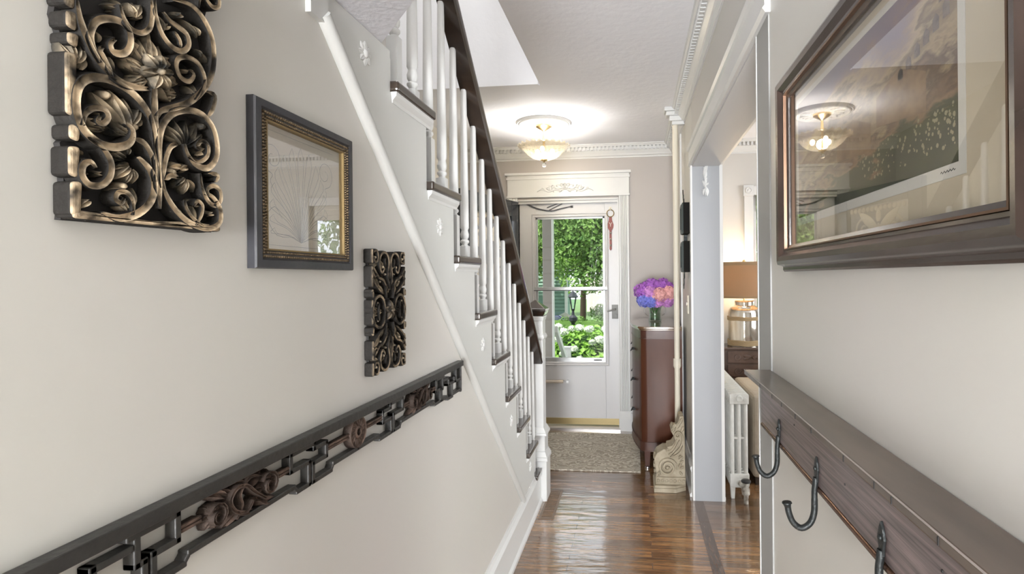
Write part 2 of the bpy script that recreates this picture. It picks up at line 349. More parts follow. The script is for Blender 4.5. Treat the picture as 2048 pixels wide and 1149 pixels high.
# moulding rail running up the left wall parallel to the stairs
a, b = V((0, 2.947, .215)), V((0, 1.035, 1.99)); d = (b-a).normalized()
mr = MB().tube([V((XL+.004, 0, 0))+a, V((XL+.004, 0, 0))+b], .0175, 14)
mr.prism([(XL, 2.975, .222), (XL, 2.925, .222), (XL, 1.0, 2.008), (XL, 1.0, 2.045), (XL, 1.02, 2.045)], (.007, 0, 0))
mr.box(XL, XL+.012, .985, 1.045, 1.972, 2.045)
struct(mr, 'trim_3', mat('moulding_paint', (.52, .52, .50), .35), smooth=50)

# crown mouldings
cp = [(0, -.118), (.008, -.118), (.008, -.106), (.022, -.098), (.028, -.085), (.045, -.062), (.050, -.058), (.050, -.026), (.080, -.025), (.088, -.012), (.095, -.010), (.094, 0), (0, 0)]
def crown(name, path, sgn=1, s=1.0):
    mb = MB().sweep(path, [(sgn*o*s, ZC+z*s) for o, z in cp])
    for i in range(len(path)-1):
        p, q = V(path[i]), V(path[i+1]); d = (q-p); L = d.length; d /= L; nn = V((-d.y, d.x))*sgn
        k = .07
        while k < L-.09:
            c = p+d*k; e = c+d*.019
            a0, a1 = c+nn*.049*s, c+nn*.074*s; b0, b1 = e+nn*.049*s, e+nn*.074*s
            mb.prism([(a0.x, a0.y, ZC-.056*s), (a1.x, a1.y, ZC-.056*s), (b1.x, b1.y, ZC-.056*s), (b0.x, b0.y, ZC-.056*s)], (0, 0, .0305*s)); k += .036
    return struct(mb, name, WHITE)
crown('trim_4', [(XR, .9), (XR, YF), (-1.62, YF)])
crown('trim_5', [(4.1, YF), (XO, YF), (XO, 0)])
bk = MB()
for (x0, y0, y1, z0, z1) in [(.225, 4.005, 4.115, -.03, 0), (.238, 4.015, 4.105, -.062, -.03), (.262, 4.022, 4.098, -.10, -.062), (.280, 4.030, 4.090, -.128, -.10)]:
    bk.box(x0, XR, y0, y1, ZC+z0, ZC+z1)
struct(bk, 'trim_6', WHITE, bevel=.006)

# casing round the wide opening
def casing_prof(w): return [(0, 0), (0, .014), (.012, .022), (.02, .016), (w-.035, .016), (w-.028, .024), (w-.012, .03), (w, .026), (w, 0)]
def vcasing(mb, x, nx, y0, y1, z0, z1, w=.12):
    s = 1 if y1 > y0 else -1
    mb.prism([(x+nx*h, y0+s*o, z0) for o, h in casing_prof(w)], (0, 0, z1-z0))
cs = MB()
nc = MB(); nc.box(XR-.004, XR, YJ0-.148, YJ0-.004, 0, ZC-.13); struct(nc, 'trim_12', CASE)
cs.box(XR-.006, XR, YJ0-.008, YJ0, 0, ZH+.02)
cs.box(XR-.012, XR, YJ1, YJ1+.058, 0, ZH+.02)
cs.prism([(XR-h, YJ0-.16, ZH+o) for o, h in casing_prof(.13)], (0, YJ1-YJ0+.22, 0))
struct(cs, 'trim_7', WHITE)
struct(MB().box(XO, XO+.02, YJ0-.12, YJ0, 0, ZH+.12).box(XO, XO+.02, YJ1, YJ1+.08, 0, ZH+.12).box(XO, XO+.02, YJ0, YJ1, ZH, ZH+.12), 'trim_8', WHITE)

# door surround: fluted casings, plinths and a tall header
ds = MB()
def fluted(mb, x0, x1, y, z0, z1, nf=6, t=.022):
    w = (x1-x0); pts = [(x0, y, z0), (x0, y-t, z0)]
    m = .012; fwid = (w-2*m)/nf
    for i in range(nf):
        a0 = x0+m+i*fwid; pts += [(a0+fwid*.15, y-t, z0), (a0+fwid*.3, y-t+.007, z0), (a0+fwid*.7, y-t+.007, z0), (a0+fwid*.85, y-t, z0)]
    pts += [(x1, y-t, z0), (x1, y, z0)]
    mb.prism(pts, (0, 0, z1-z0))
fluted(ds, -.145, -.053, YF, .19, 2.225)
fluted(ds, -1.213, -1.118, YF, .19, 2.225)
ds.box(-.148, -.048, YF-.028, YF, 0, .19).box(-1.216, -1.115, YF-.028, YF, 0, .19)
ds.box(-1.216, -.048, YF-.02, YF, 2.225, 2.44).box(-1.222, -.042, YF-.032, YF, 2.222, 2.24)
ds.box(-1.225, -.040, YF-.03, YF, 2.395, 2.415).box(-1.235, -.030, YF-.045, YF, 2.435, 2.458)
ds.box(-.160, -.148, YF-.01, YF+.12, 0, 2.20).box(-1.125, -1.115, YF-.01, YF+.12, 0, 2.20).box(-1.115, -.148, YF-.01, YF+.12, 2.19, 2.205)
ds.box(-1.115, -.148, YF+.01, YF+.03, 2.165, 2.19)
struct(ds, 'trim_9', WHITE, bevel=.002)
THR = mat('threshold_metal', (.62, .60, .58), .3, .7)
struct(MB().prism([(-1.115, YF-.02, 0), (-1.115, YF-.02, .016), (-1.115, YF+.01, .03), (-1.115, YF+.12, .036), (-1.115, YF+.12, 0)], (.97, 0, 0)), 'trim_10', THR)
# inner panelling strips on the far right wall
struct(MB().box(XR-.012, XR, 4.33, 4.36, .22, 2.58).box(XR-.012, XR, 4.85, 4.88, .22, 2.58), 'trim_11', WHITE)

# side-room window
wn = MB().box(1.002, 1.082, YF-.024, YF, .70, 2.185).box(.995, 1.087, YF-.034, YF, 2.185, 2.285).box(1.087, 2.005, YF-.026, YF, 2.195, 2.275).box(2.005, 2.10, YF-.034, YF, 2.185, 2.285).box(2.01, 2.09, YF-.024, YF, .70, 2.185).box(.98, 2.12, YF-.06, YF, .68, .71)
wn.lathe((1.041, YF-.034, 2.235), [(.032, 0), (.032, -.006), (.024, -.010), (.018, -.004), (.008, -.010)], 20, axis='y')
wn.lathe((2.05, YF-.034, 2.235), [(.032, 0), (.032, -.006), (.024, -.010), (.018, -.004), (.008, -.010)], 20, axis='y')
wn.box(1.09, 1.12, YF+.03, YF+.07, .75, 2.25).box(1.97, 2.00, YF+.03, YF+.07, .75, 2.25).box(1.12, 1.97, YF+.03, YF+.07, 1.47, 1.51).box(1.12, 1.97, YF+.03, YF+.07, .75, .80).box(1.12, 1.97, YF+.03, YF+.07, 2.21, 2.25)
w1 = struct(wn, 'window_1', WHITE, bevel=.002)
MB().box(1.12, 1.97, YF+.048, YF+.052, .80, 2.21).build('glass_pane', GLASS, w1)
# unseen side wall window, added to light the side room
wn = MB()
for (y0, y1) in ((1.3, 1.38), (2.66, 2.74), (4.02, 4.1)): wn.box(4.09, 4.2, y0, y1, .7, 2.5)
wn.box(4.09, 4.2, 1.3, 4.1, .7, .76).box(4.09, 4.2, 1.3, 4.1, 2.44, 2.5).box(4.12, 4.16, 1.3, 4.1, 1.57, 1.61)
w2 = struct(wn, 'added_side_window', WHITE)
MB().box(4.138, 4.142, 1.38, 4.02, .76, 2.44).build('glass_pane', GLASS, w2)
wn = MB().box(-.62, -.56, -3.7, -3.58, .5, 2.5).box(.30, .36, -3.7, -3.58, .5, 2.5).box(-.56, .30, -3.7, -3.58, .5, .56).box(-.56, .30, -3.7, -3.58, 2.44, 2.5).box(-.56, .30, -3.67, -3.63, 1.47, 1.51)
w3 = struct(wn, 'added_back_window', WHITE)  # unseen window, added as a light inlet behind the camera
MB().box(-.56, .30, -3.652, -3.648, .56, 2.44).build('glass_pane', GLASS, w3)

# ================================================================ STAIRCASE
sc_ = thing('staircase', (-1.1, 2.4, 0), 'white staircase with dark treads climbing toward the viewer along the left wall', 'staircase')
for k in range(1, 10):
    y0, y1, z = ys(k), ys(k)+.272, zs(k)
    if k == 1: y1 = 3.44
    t = MB().prism([(XL-.1, y0, z-.028), (XL-.001, y0, z-.028), (XL+.026, y0, z-.028), (XL+.026, y1, z-.028), (-1.60, y1, z-.028), (-1.60, y0, z-.028)], (0, 0, .028)).build('tread', DARK, sc_, bevel=.007, seg=3)
    mo = MB().prism([(XL+.001, y0+.004, z-.0285), (XL+.020, y0+.004, z-.0285), (XL+.018, y0+.006, z-.038), (XL+.008, y0+.008, z-.048), (XL+.006, y0+.01, z-.056), (XL+.001, y0+.01, z-.056)], (0, y1-y0-.012, 0))
    mo.build('cove_moulding', WHITE, t)
    if k > 1 or True:
        MB().box(-1.60, XL-.001, ys(k)+.243-.02, ys(k)+.243, zs(k)-.214, zs(k)-.029).build('riser', WHITE, sc_)
MB().prism([(-1.585, y, z) for y, z in [(3.5, .0), (3.5, .28), (1.30, 2.25), (1.30, 0)]], (-.018, 0, 0)).build('wall_string', WHITE, sc_)

rl = thing('stair_railing', (-.655, 3.5, 0), 'white turned balusters under a dark handrail ending at the newel post', 'railing')
def zb(y): return 2.317-.897*(y-1.859)+.018   # handrail underside
xb = -.655
nb = []
def baluster(y, ztr, ztop_sq):
    zt = zb(y)+.006; mb = MB()
    h = .0155; mb.box(xb-h, xb+h, y-h, y+h, ztr, ztop_sq)
    prof = [(.0155, ztop_sq), (.010, ztop_sq+.006), (.0165, ztop_sq+.014), (.0165, ztop_sq+.020), (.011, ztop_sq+.026), (.0155, ztop_sq+.034), (.0165, ztop_sq+.046), (.0135, ztop_sq+.056), (.0125, ztop_sq+.062), (.0165, ztop_sq+.070), (.0165, ztop_sq+.082), (.0155, ztop_sq+.2), (.0112, zt-.012), (.0105, zt)]
    mb.lathe((xb, y, 0), prof, 16)
    return mb.build('baluster', WHITE, rl, smooth=40)
for k in range(1, 10):
    z = zs(k)
    for off, sq in ((.085, .150), (.207, .045)):
        y = ys(k)+off
        if k == 1 and off > .1: continue
        baluster(y, z, z+sq)
# handrail
y0, y1 = .98, 3.47
hp = [(-.030, 0), (-.034, .012), (-.030, .022), (-.024, .030), (-.030, .045), (-.028, .060), (-.015, .070), (.015, .070), (.028, .060), (.030, .045), (.024, .030), (.030, .022), (.034, .012), (.030, 0)]
nrm = V((0, .897, 1)).normalized(); dr = V((0, 1, -.897)).normalized(); base = V((xb+.018, y0, zb(y0)))
hr = MB().prism([base+X*o+nrm*h for o, h in hp], dr*((y1-y0)*math.hypot(1, .897)))
hr.build('handrail', DARK, rl, smooth=30)
MB().box(-.70, -.645, 1.325, 1.385, zs(9), 2.044).build('landing_post', WHITE, rl, bevel=.004)
# newel post
nx0, nx1, ny0, ny1 = -.715, -.602, 3.475, 3.585; cx, cy = (nx0+nx1)/2, (ny0+ny1)/2
nw = MB().box(nx0, nx1, ny0, ny1, 0, 1.20)
def sqring(mb, hw, z0, hw2, z1):
    vs = [(cx+a*hw, cy+b*hw, z0) for a, b in ((-1, -1), (1, -1), (1, 1), (-1, 1))]+[(cx+a*hw2, cy+b*hw2, z1) for a, b in ((-1, -1), (1, -1), (1, 1), (-1, 1))]
    mb.add(vs, [(3, 2, 1, 0), (4, 5, 6, 7), (0, 1, 5, 4), (1, 2, 6, 5), (2, 3, 7, 6), (3, 0, 4, 7)])
h = .0565
for (a, z0, b, z1) in [(h+.022, 0, h+.022, .262), (h+.030, .262, h+.028, .285), (h+.026, .285, h+.012, .318), (h+.010, .318, h+.010, .425), (h+.024, .425, h+.020, .442), (h+.018, .442, h+.002, .475), (h+.004, 1.045, h+.012, 1.060), (h+.012, 1.060, h+.004, 1.082), (h+.002, 1.17, h+.010, 1.20)]: sqring(nw, a, z0, b, z1)
nwo = nw.build('newel_post', WHITE, rl, bevel=.003)
cp_ = MB(); sqring(cp_, h+.004, 1.20, h+.022, 1.232); sqring(cp_, h+.024, 1.232, h+.024, 1.250); sqring(cp_, h+.020, 1.250, .004, 1.305)
cp_.build('newel_cap', DARK, nwo, bevel=.003)

# white rosettes on the stair side
RZ = [(1.210, 1.983), (1.692, 1.618), (2.179, 1.176), (2.676, .730), (3.153, .331)]
lab = ['white plaster rosette on stair side, topmost, under the landing ceiling', 'white plaster rosette on stair side, second from the top', 'white plaster rosette on stair side, third from the top beside the upper treads', 'white plaster rosette on stair side, second from the bottom', 'white plaster rosette on stair side, lowest, near the foot of the stairs']
r0 = None
for i, (y, z) in enumerate(RZ):
    if r0 is None:
        fr = (V((XL, y, z)), Y, Z, X); mb = MB().dome(fr, (0, 0), .012, .002, .012)
        for k in range(8): a = 2*pi*k/8; mb.leaf(fr, (.008*cos(a), .008*sin(a)), (.030*cos(a), .030*sin(a)), .75, .0005, .009)
        r0 = mb.build('rosette', WHITE, smooth=50); p0 = V(r0.location); ro = r0
    else:
        ro = r0.copy(); C.objects.link(ro); ro.location = p0+V((0, y-RZ[0][0], z-RZ[0][1]))
    tag(ro, lab[i], 'wall ornament', 'rosettes on the stair side')

# ================================================================ LEFT WALL
CARVE = drybrush('carved_wood_gold', (.016, .014, .012), (.62, .48, .32), (1, 0, 0), .3, .78)
CARVE2 = drybrush('carved_wood_bronze', (.016, .014, .012), (.40, .31, .21), (1, 0, 0), .3, .85)
CARVE3 = drybrush('carved_brown_wood', (.040, .028, .022), (.135, .088, .068), (1, 0, 0), .1, .9)
FL = (V((XL, 0, 0)), Y, Z, X)
P1 = {'r':{'stem':[[0.6304,1.5434],[0.6289,1.5754],[0.6262,1.6176],[0.6242,1.649],[0.6236,1.6808],[0.6238,1.7021]],'L':[[0.6258,1.5695],[0.6264,1.607],[0.624,1.6384],[0.6145,1.6621],[0.5962,1.6782],[0.5722,1.6849],[0.5523,1.6833],[0.5357,1.6742],[0.5277,1.6587],[0.5275,1.6357],[0.5352,1.6184],[0.5516,1.6085],[0.5689,1.6079],[0.5847,1.6142],[0.5929,1.6238],[0.593,1.6352],[0.5849,1.6406]],'R':[[0.6337,1.5708],[0.631,1.608],[0.6313,1.6349],[0.6371,1.6554],[0.6532,1.6738],[0.677,1.6844],[0.7003,1.6851],[0.7191,1.6726],[0.7267,1.6503],[0.7245,1.6284],[0.7088,1.6115],[0.6885,1.6118],[0.6746,1.6232],[0.6695,1.6362]],'LL':[[0.5557,1.5292],[0.5759,1.5254],[0.6003,1.5345],[0.6178,1.5524],[0.6225,1.5743],[0.6153,1.5914],[0.601,1.6027]],'LLs':[[0.541,1.6117],[0.554,1.6055],[0.565,1.5911],[0.5648,1.5741],[0.5548,1.5614],[0.5405,1.559],[0.5325,1.568],[0.5338,1.5798],[0.5419,1.585],[0.5477,1.5791]],'LR':[[0.6348,1.5818],[0.6393,1.5636],[0.6551,1.5438],[0.6788,1.5294],[0.7079,1.5249],[0.7294,1.5344],[0.7324,1.5532],[0.7199,1.5698],[0.7047,1.5751]],'LRs':[[0.6957,1.6015],[0.6991,1.5816],[0.7083,1.5652],[0.7217,1.5595],[0.7326,1.5686],[0.7319,1.5824],[0.7201,1.5881],[0.7085,1.5816],[0.7103,1.5714]],'LRi':[[0.6687,1.5596],[0.672,1.5487],[0.6824,1.537],[0.7004,1.5271]],'LRj':[[0.6395,1.5826],[0.6475,1.5896],[0.6589,1.5889]],'UL':[[0.5286,1.7598],[0.5318,1.7407],[0.5396,1.7211],[0.5501,1.7043],[0.5647,1.6932],[0.5827,1.6874],[0.6019,1.6891],[0.6163,1.6928]],'ULl':[[0.5549,1.7014],[0.5466,1.7147],[0.5432,1.7297],[0.5492,1.7455],[0.5627,1.7555],[0.5794,1.7597],[0.59,1.7533],[0.5912,1.7374],[0.583,1.7238],[0.57,1.7197],[0.5663,1.7279],[0.5727,1.7368]],'UM':[[0.5783,1.7802],[0.5834,1.7653],[0.5928,1.7571],[0.6068,1.7588],[0.6185,1.7715],[0.6217,1.7915],[0.6204,1.8067]],'UR':[[0.6258,1.8095],[0.6268,1.7913],[0.6352,1.771],[0.6509,1.7601],[0.6675,1.7615],[0.6779,1.7745],[0.6746,1.7873],[0.6611,1.7911],[0.648,1.7933],[0.6386,1.7997]],'URo':[[0.6548,1.8243],[0.6821,1.831],[0.7037,1.8226],[0.7187,1.8025],[0.7223,1.7737],[0.7161,1.7441],[0.6988,1.7171],[0.6771,1.6953],[0.6533,1.6808],[0.6341,1.6707],[0.6279,1.6608]],'RM':[[0.6895,1.7023],[0.7026,1.7213],[0.7047,1.7399],[0.6938,1.7549],[0.676,1.7565],[0.6606,1.7488],[0.6572,1.7363],[0.6637,1.7248],[0.6774,1.7241],[0.6863,1.736],[0.6793,1.7406]],'Lc':[[0.5342,1.6238],[0.5366,1.6373],[0.546,1.6465],[0.558,1.6486],[0.5629,1.6416],[0.5572,1.6327],[0.5506,1.6327],[0.5531,1.6396]],'Rc':[[0.678,1.6211],[0.694,1.6173],[0.7091,1.6295],[0.71,1.6447],[0.6988,1.6478],[0.6906,1.6385],[0.6972,1.6348]],'LLc':[[0.5934,1.5311],[0.5927,1.5488],[0.5846,1.5572],[0.5741,1.5556],[0.5709,1.547],[0.5782,1.5438],[0.5819,1.5503]],'LRc':[[0.6876,1.5274],[0.6969,1.543],[0.6992,1.5565],[0.6905,1.5621],[0.6843,1.5546]],'Lb':[[0.5956,1.6245],[0.6097,1.6216],[0.6213,1.6032],[0.624,1.5772]],'Rb':[[0.6348,1.5818],[0.6391,1.607],[0.6469,1.6266],[0.6577,1.6333]],'ULc':[[0.5684,1.6897],[0.5635,1.7],[0.5574,1.7096],[0.5538,1.7153],[0.5575,1.7205]],'URc':[[0.6544,1.7824],[0.6626,1.7749],[0.6648,1.766]],'Rk':[[0.7101,1.7209],[0.7236,1.7195],[0.7195,1.6999],[0.7097,1.6849]],'Rk2':[[0.7126,1.6048],[0.7282,1.6047],[0.7241,1.5948]]},'lf':[[[[0.5902,1.6294],[0.5521,1.667]],0.5],[[[0.5929,1.6301],[0.5721,1.6763]],0.45],[[[0.5944,1.6356],[0.5906,1.6725]],0.4],[[[0.5958,1.6411],[0.6102,1.6686]],0.4],[[[0.5929,1.6301],[0.5642,1.642]],0.4],[[[0.5616,1.6267],[0.5377,1.6341]],0.5],[[[0.5592,1.6405],[0.5495,1.6471]],0.6],[[[0.6695,1.6362],[0.6434,1.6572]],0.45],[[[0.673,1.6371],[0.6598,1.6674]],0.4],[[[0.6764,1.6379],[0.6803,1.6719]],0.35],[[[0.6782,1.6383],[0.7002,1.6733]],0.4],[[[0.6799,1.6359],[0.7094,1.6609]],0.4],[[[0.6942,1.6276],[0.7247,1.6437]],0.5],[[[0.6906,1.6385],[0.7055,1.648]],0.6],[[[0.5872,1.5984],[0.5664,1.6085]],0.5],[[[0.59,1.6041],[0.5901,1.6167]],0.5],[[[0.5925,1.5894],[0.5737,1.5708]],0.45],[[[0.5925,1.5869],[0.5869,1.5656]],0.4],[[[0.5953,1.5874],[0.5993,1.5703]],0.4],[[[0.5818,1.5897],[0.5981,1.5931]],0.5],[[[0.6692,1.605],[0.6525,1.6016]],0.6],[[[0.6692,1.6021],[0.6849,1.6082]],0.6],[[[0.6725,1.5914],[0.6588,1.5749]],0.4],[[[0.6759,1.5892],[0.6757,1.5691]],0.4],[[[0.6777,1.5895],[0.6936,1.5748]],0.4],[[[0.5868,1.5581],[0.5685,1.5576]],0.5],[[[0.5921,1.5386],[0.6006,1.5654]],0.4],[[[0.592,1.5361],[0.5815,1.5572]],0.4],[[[0.6788,1.538],[0.6687,1.5596]],0.4],[[[0.6895,1.5334],[0.6862,1.5591]],0.4],[[[0.6933,1.5543],[0.6989,1.5639]],0.7],[[[0.5314,1.6968],[0.5227,1.7182]],0.45],[[[0.5336,1.693],[0.5384,1.7159]],0.5],[[[0.5382,1.6878],[0.5441,1.7043]],0.5],[[[0.5646,1.6883],[0.5574,1.7169]],0.3],[[[0.5698,1.6951],[0.57,1.7172]],0.35],[[[0.5575,1.7265],[0.5552,1.7399]],0.6],[[[0.5676,1.7358],[0.5779,1.7354]],0.6],[[[0.589,1.7805],[0.568,1.775]],0.5],[[[0.6027,1.7771],[0.5973,1.7923]],0.5],[[[0.6027,1.7771],[0.6144,1.7984]],0.5],[[[0.6415,1.7766],[0.6323,1.7967]],0.4],[[[0.6479,1.7822],[0.6513,1.7976]],0.5],[[[0.6646,1.8068],[0.6715,1.8157]],0.7],[[[0.671,1.7701],[0.6609,1.777]],0.5],[[[0.696,1.7925],[0.6748,1.8088]],0.35],[[[0.6997,1.7971],[0.6925,1.8085]],0.5],[[[0.7031,1.7689],[0.6922,1.7762]],0.5],[[[0.7144,1.7645],[0.7032,1.7779]],0.4],[[[0.6775,1.7356],[0.6706,1.7387]],0.7],[[[0.69,1.7403],[0.6829,1.7434]],0.7],[[[0.6878,1.7075],[0.6791,1.719]],0.4],[[[0.6896,1.7052],[0.6916,1.7263]],0.4],[[[0.6601,1.7011],[0.6407,1.6972]],0.6],[[[0.6469,1.6911],[0.6536,1.7044]],0.6],[[[0.5438,1.5419],[0.5322,1.531]],0.5],[[[0.5283,1.5947],[0.542,1.5932]],0.4],[[[0.5371,1.5712],[0.5441,1.5749]],0.8],[[[0.5513,1.5739],[0.5586,1.5753]],0.8],[[[0.7161,1.5753],[0.722,1.5777]],0.8],[[[0.7157,1.5451],[0.7236,1.5491]],0.8],[[[0.6239,1.7154],[0.6245,1.7742]],0.3],[[[0.6166,1.7206],[0.6082,1.7537]],0.35],[[[0.6332,1.727],[0.6381,1.7561]],0.4],[[[0.6121,1.7123],[0.587,1.723]],0.35],[[[0.6121,1.711],[0.591,1.7157]],0.35],[[[0.6135,1.7036],[0.5963,1.6923]],0.4],[[[0.6377,1.7179],[0.6653,1.7197]],0.4],[[[0.6345,1.7086],[0.6535,1.7016]],0.35],[[[0.641,1.7273],[0.6474,1.738]],0.6],[[[0.622,1.6696],[0.6237,1.6968]],0.15]],'fl':[0.627,1.7179],'out':[[0.5243,1.5187],[0.7353,1.5221],[0.7346,1.5381],[0.7321,1.5931],[0.7262,1.6043],[0.7165,1.6146],[0.7286,1.6415],[0.7269,1.6656],[0.7153,1.6745],[0.7246,1.7015],[0.7256,1.7232],[0.712,1.7246],[0.7229,1.7587],[0.7221,1.8222],[0.7075,1.8214],[0.6821,1.8324],[0.6753,1.8519],[0.5232,1.7707],[0.5186,1.7412],[0.525,1.7238],[0.5292,1.7028],[0.5313,1.6852],[0.5278,1.6678],[0.5268,1.6309],[0.5307,1.6114],[0.5239,1.6028],[0.5271,1.5853],[0.5279,1.5534]]}
p1 = thing('wall_carving', (XL, .627, 1.52), 'large carved black and gold wooden scrollwork panel, highest on the left wall', 'wall carving')
back = MB().plate(FL, P1['out'], .001, .009).plate(FL, [(.523, 1.75), (.716, 1.80), (.734, 1.86), (.734, 1.914), (.524, 1.917)], .0015, .0085).build('backing', mat('carving_recess', (.012, .010, .009), .7), p1)
top = MB(); WD = dict(stem=.013, L=.0125, R=.012, LL=.013, LLs=.010, LR=.011, LRs=.009, LRi=.007, LRj=.009, UL=.011, ULl=.011, UM=.009, UR=.010, URo=.012, RM=.009, Rk=.009, Rk2=.008, Lc=.009, Rc=.008, LLc=.008, LRc=.007, Lb=.010, Rb=.009, ULc=.008, URc=.007)
for k, pth in P1['r'].items(): top.ribbon(FL, pth, WD[k]*1.05, .004, .027+.003*(hash(k) % 3 == 0)*0)
mir = lambda pts: [(y, 3.436-z) for y, z in pts]
for k in ('LL', 'LLs', 'LR', 'LRs'): top.ribbon(FL, mir(P1['r'][k]), WD[k], .004, .027)
top.build('scrolls', CARVE, p1, smooth=60)
lv = MB(); rr = random.Random(3)
for (a, b), w in P1['lf']:
    a, b = V(a), V(b); L = (b-a).length; h = .024+rr.random()*.006
    for da, k in ((0, 1), (.38, .78), (-.38, .78)) if L > .018 else ((0, 1),):
        d = Matrix.Rotation(da, 2) @ (b-a); lv.leaf(FL, a, a+d*k, w*(.85 if L > .018 else 1.3), .006, h-.002*abs(da)*4, bend=rr.uniform(-.08, .08)+da*.25)
for y, z, r in [(.565, 1.668, .006), (.600, 1.640, .006), (.655, 1.595, .007), (.690, 1.560, .006), (.705, 1.67, .006), (.585, 1.565, .006)]: lv.dome(FL, (y, z), r, .004, .026)
lv.build('leaves', drybrush('carved_leaf_gold', (.018, .018, .016), (.62, .49, .33), (1, 0, 0), .0, .55), p1, smooth=60)
fl = MB(); fy, fz = P1['fl']
for k in range(6):
    a = 2*pi*k/6+.3; fl.leaf(FL, (fy+.005*cos(a), fz+.005*sin(a)), (fy+.024*cos(a), fz+.024*sin(a)), .72, .020, .037)
fl.dome(FL, (fy, fz), .0058, .02, .039)
for k in range(8): a = 2*pi*k/8; fl.leaf(FL, (fy+.014*cos(a), fz+.014*sin(a)), (fy+.042*cos(a), fz+.042*sin(a)), .7, .008, .026)
fl.build('flower', MATS['carved_leaf_gold'], p1, smooth=60)
ed = MB()   # deep blocks of the left edge
for z0, z1, y0 in [(1.523, 1.560, .521), (1.566, 1.598, .519), (1.606, 1.622, .520), (1.632, 1.700, .5165), (1.709, 1.722, .519), (1.727, 1.745, .518), (1.750, 1.772, .516), (1.778, 1.86, .516)]:
    ed.plate(FL, [(y0, z0), (y0+.012, z0-.002), (y0+.014, z1+.002), (y0, z1)], .001, .026)
ed.plate(FL, [(.523, 1.5195), (.735, 1.5225), (.735, 1.531), (.69, 1.533), (.62, 1.527), (.523, 1.530)], .001, .026)
ed.build('edge_blocks', CARVE, p1, bevel=.005, seg=3)

# small framed drawing
def frame_mb(fr, a0, a1, b0, b1, prof):
    O, A, B, N = fr; vs = []; n = len(prof)
    for (a, b, sa, sb) in ((a0, b0, 1, 1), (a1, b0, -1, 1), (a1, b1, -1, -1), (a0, b1, 1, -1)):
        for (i, h) in prof: vs.append(O+A*(a+sa*i)+B*(b+sb*i)+N*h)
    return MB().add(vs, [(i*n+k, i*n+(k+1) % n, ((i+1) % 4)*n+(k+1) % n, ((i+1) % 4)*n+k) for i in range(4) for k in range(n)])
pf = thing('picture_frame', (XL, .975, 1.47), 'small framed acanthus sketch in a black and beaded gold frame on the left wall', 'picture')
a0, a1, b0, b1 = .820, 1.128, 1.4705, 1.7555
frame_mb(FL, a0, a1, b0, b1, [(0, .001), (0, .014), (.002, .017), (.014, .018), (.017, .015), (.033, .012), (.033, .001)]).build('frame', mat('slate_black_frame', (.018, .018, .021), .35, col2=(.038, .038, .044), scale=12, bump=.08, bscale=50), pf, smooth=30)
bd = MB()
def beads(i, r, h):
    for (p, q, fix, ax) in ((a0+i, a1-i, b0+i, 0), (a0+i, a1-i, b1-i, 0), (b0+i, b1-i, a0+i, 1), (b0+i, b1-i, a1-i, 1)):
        n = int((q-p)/(r*1.9)); 
        for k in range(n+1): t = p+(q-p)*k/n; bd.dome(FL, (t, fix) if ax == 0 else (fix, t), r, .012, h, n=6)
beads(.0205, .0030, .0178); beads(.0272, .0026, .0165)
bd.build('beaded_moulding', mat('bronze_gilt', (.10, .072, .045), .4, .6, col2=(.20, .145, .085), scale=60), pf, smooth=60)
frame_mb(FL, a0+.031, a1-.031, b0+.031, b1-.031, [(0, .001), (0, .0145), (.003, .0145), (.0035, .003)]).build('gilt_edge', mat('gilt', (.22, .15, .06), .45, .4), pf)
PAPER = mat('aged_paper', (.62, .57, .47), .7, col2=(.56, .50, .40), scale=10)
MB().plate(FL, [(a0+.03, b0+.03), (a1-.03, b0+.03), (a1-.03, b1-.03), (a0+.03, b1-.03)], .002, .004).build('paper', PAPER, pf)
sk = MB(); INK = mat('grey_pencil', (.14, .135, .12), .8)
cy0, cz0 = .96, 1.50
def line(pts, w=.0008): sk.ribbon(FL, pts, w, .004, .0043, groove=False, sub=3)
rr = random.Random(5)
for k in range(15):
    a = pi/2+(k-7)*.22; L = .13+.03*cos((k-7)*.4)
    for s in (-1, 1):
        line([(cy0, cz0+.02), (cy0+L*.5*cos(a)*.7+s*.004, cz0+.03+L*.5*sin(a)), (cy0+L*cos(a)*.75+s*.009, cz0+.03+L*.9*sin(a)), (cy0+L*cos(a)*.75, cz0+.04+L*sin(a))], .0009)
for s in (-1, 1):
    line([(cy0+s*.01, 1.54), (cy0+s*.05, 1.58), (cy0+s*.085, 1.62)]+[(cy0+s*(q[0]), q[1]) for q in spiral((.080, 1.665), .03, .006, -pi/2, 1.5, 14)], .0011)
    line([(cy0+s*.02, 1.53), (cy0+s*.07, 1.53), (cy0+s*.095, 1.56), (cy0+s*.075, 1.58), (cy0+s*.055, 1.56)], .0011)
line([(cy0-.11, 1.512), (cy0+.11, 1.512)], .0008); line([(cy0-.11, 1.712), (cy0+.11, 1.712)], .0008); line([(cy0-.11, 1.515), (cy0-.11, 1.71)], .0007)
sk.build('sketch', INK, pf)
MB().plate(FL, [(a0+.031, b0+.031), (a1-.031, b0+.031), (a1-.031, b1-.031), (a0+.031, b1-.031)], .0085, .0095).build('glass', PGLASS2, pf)

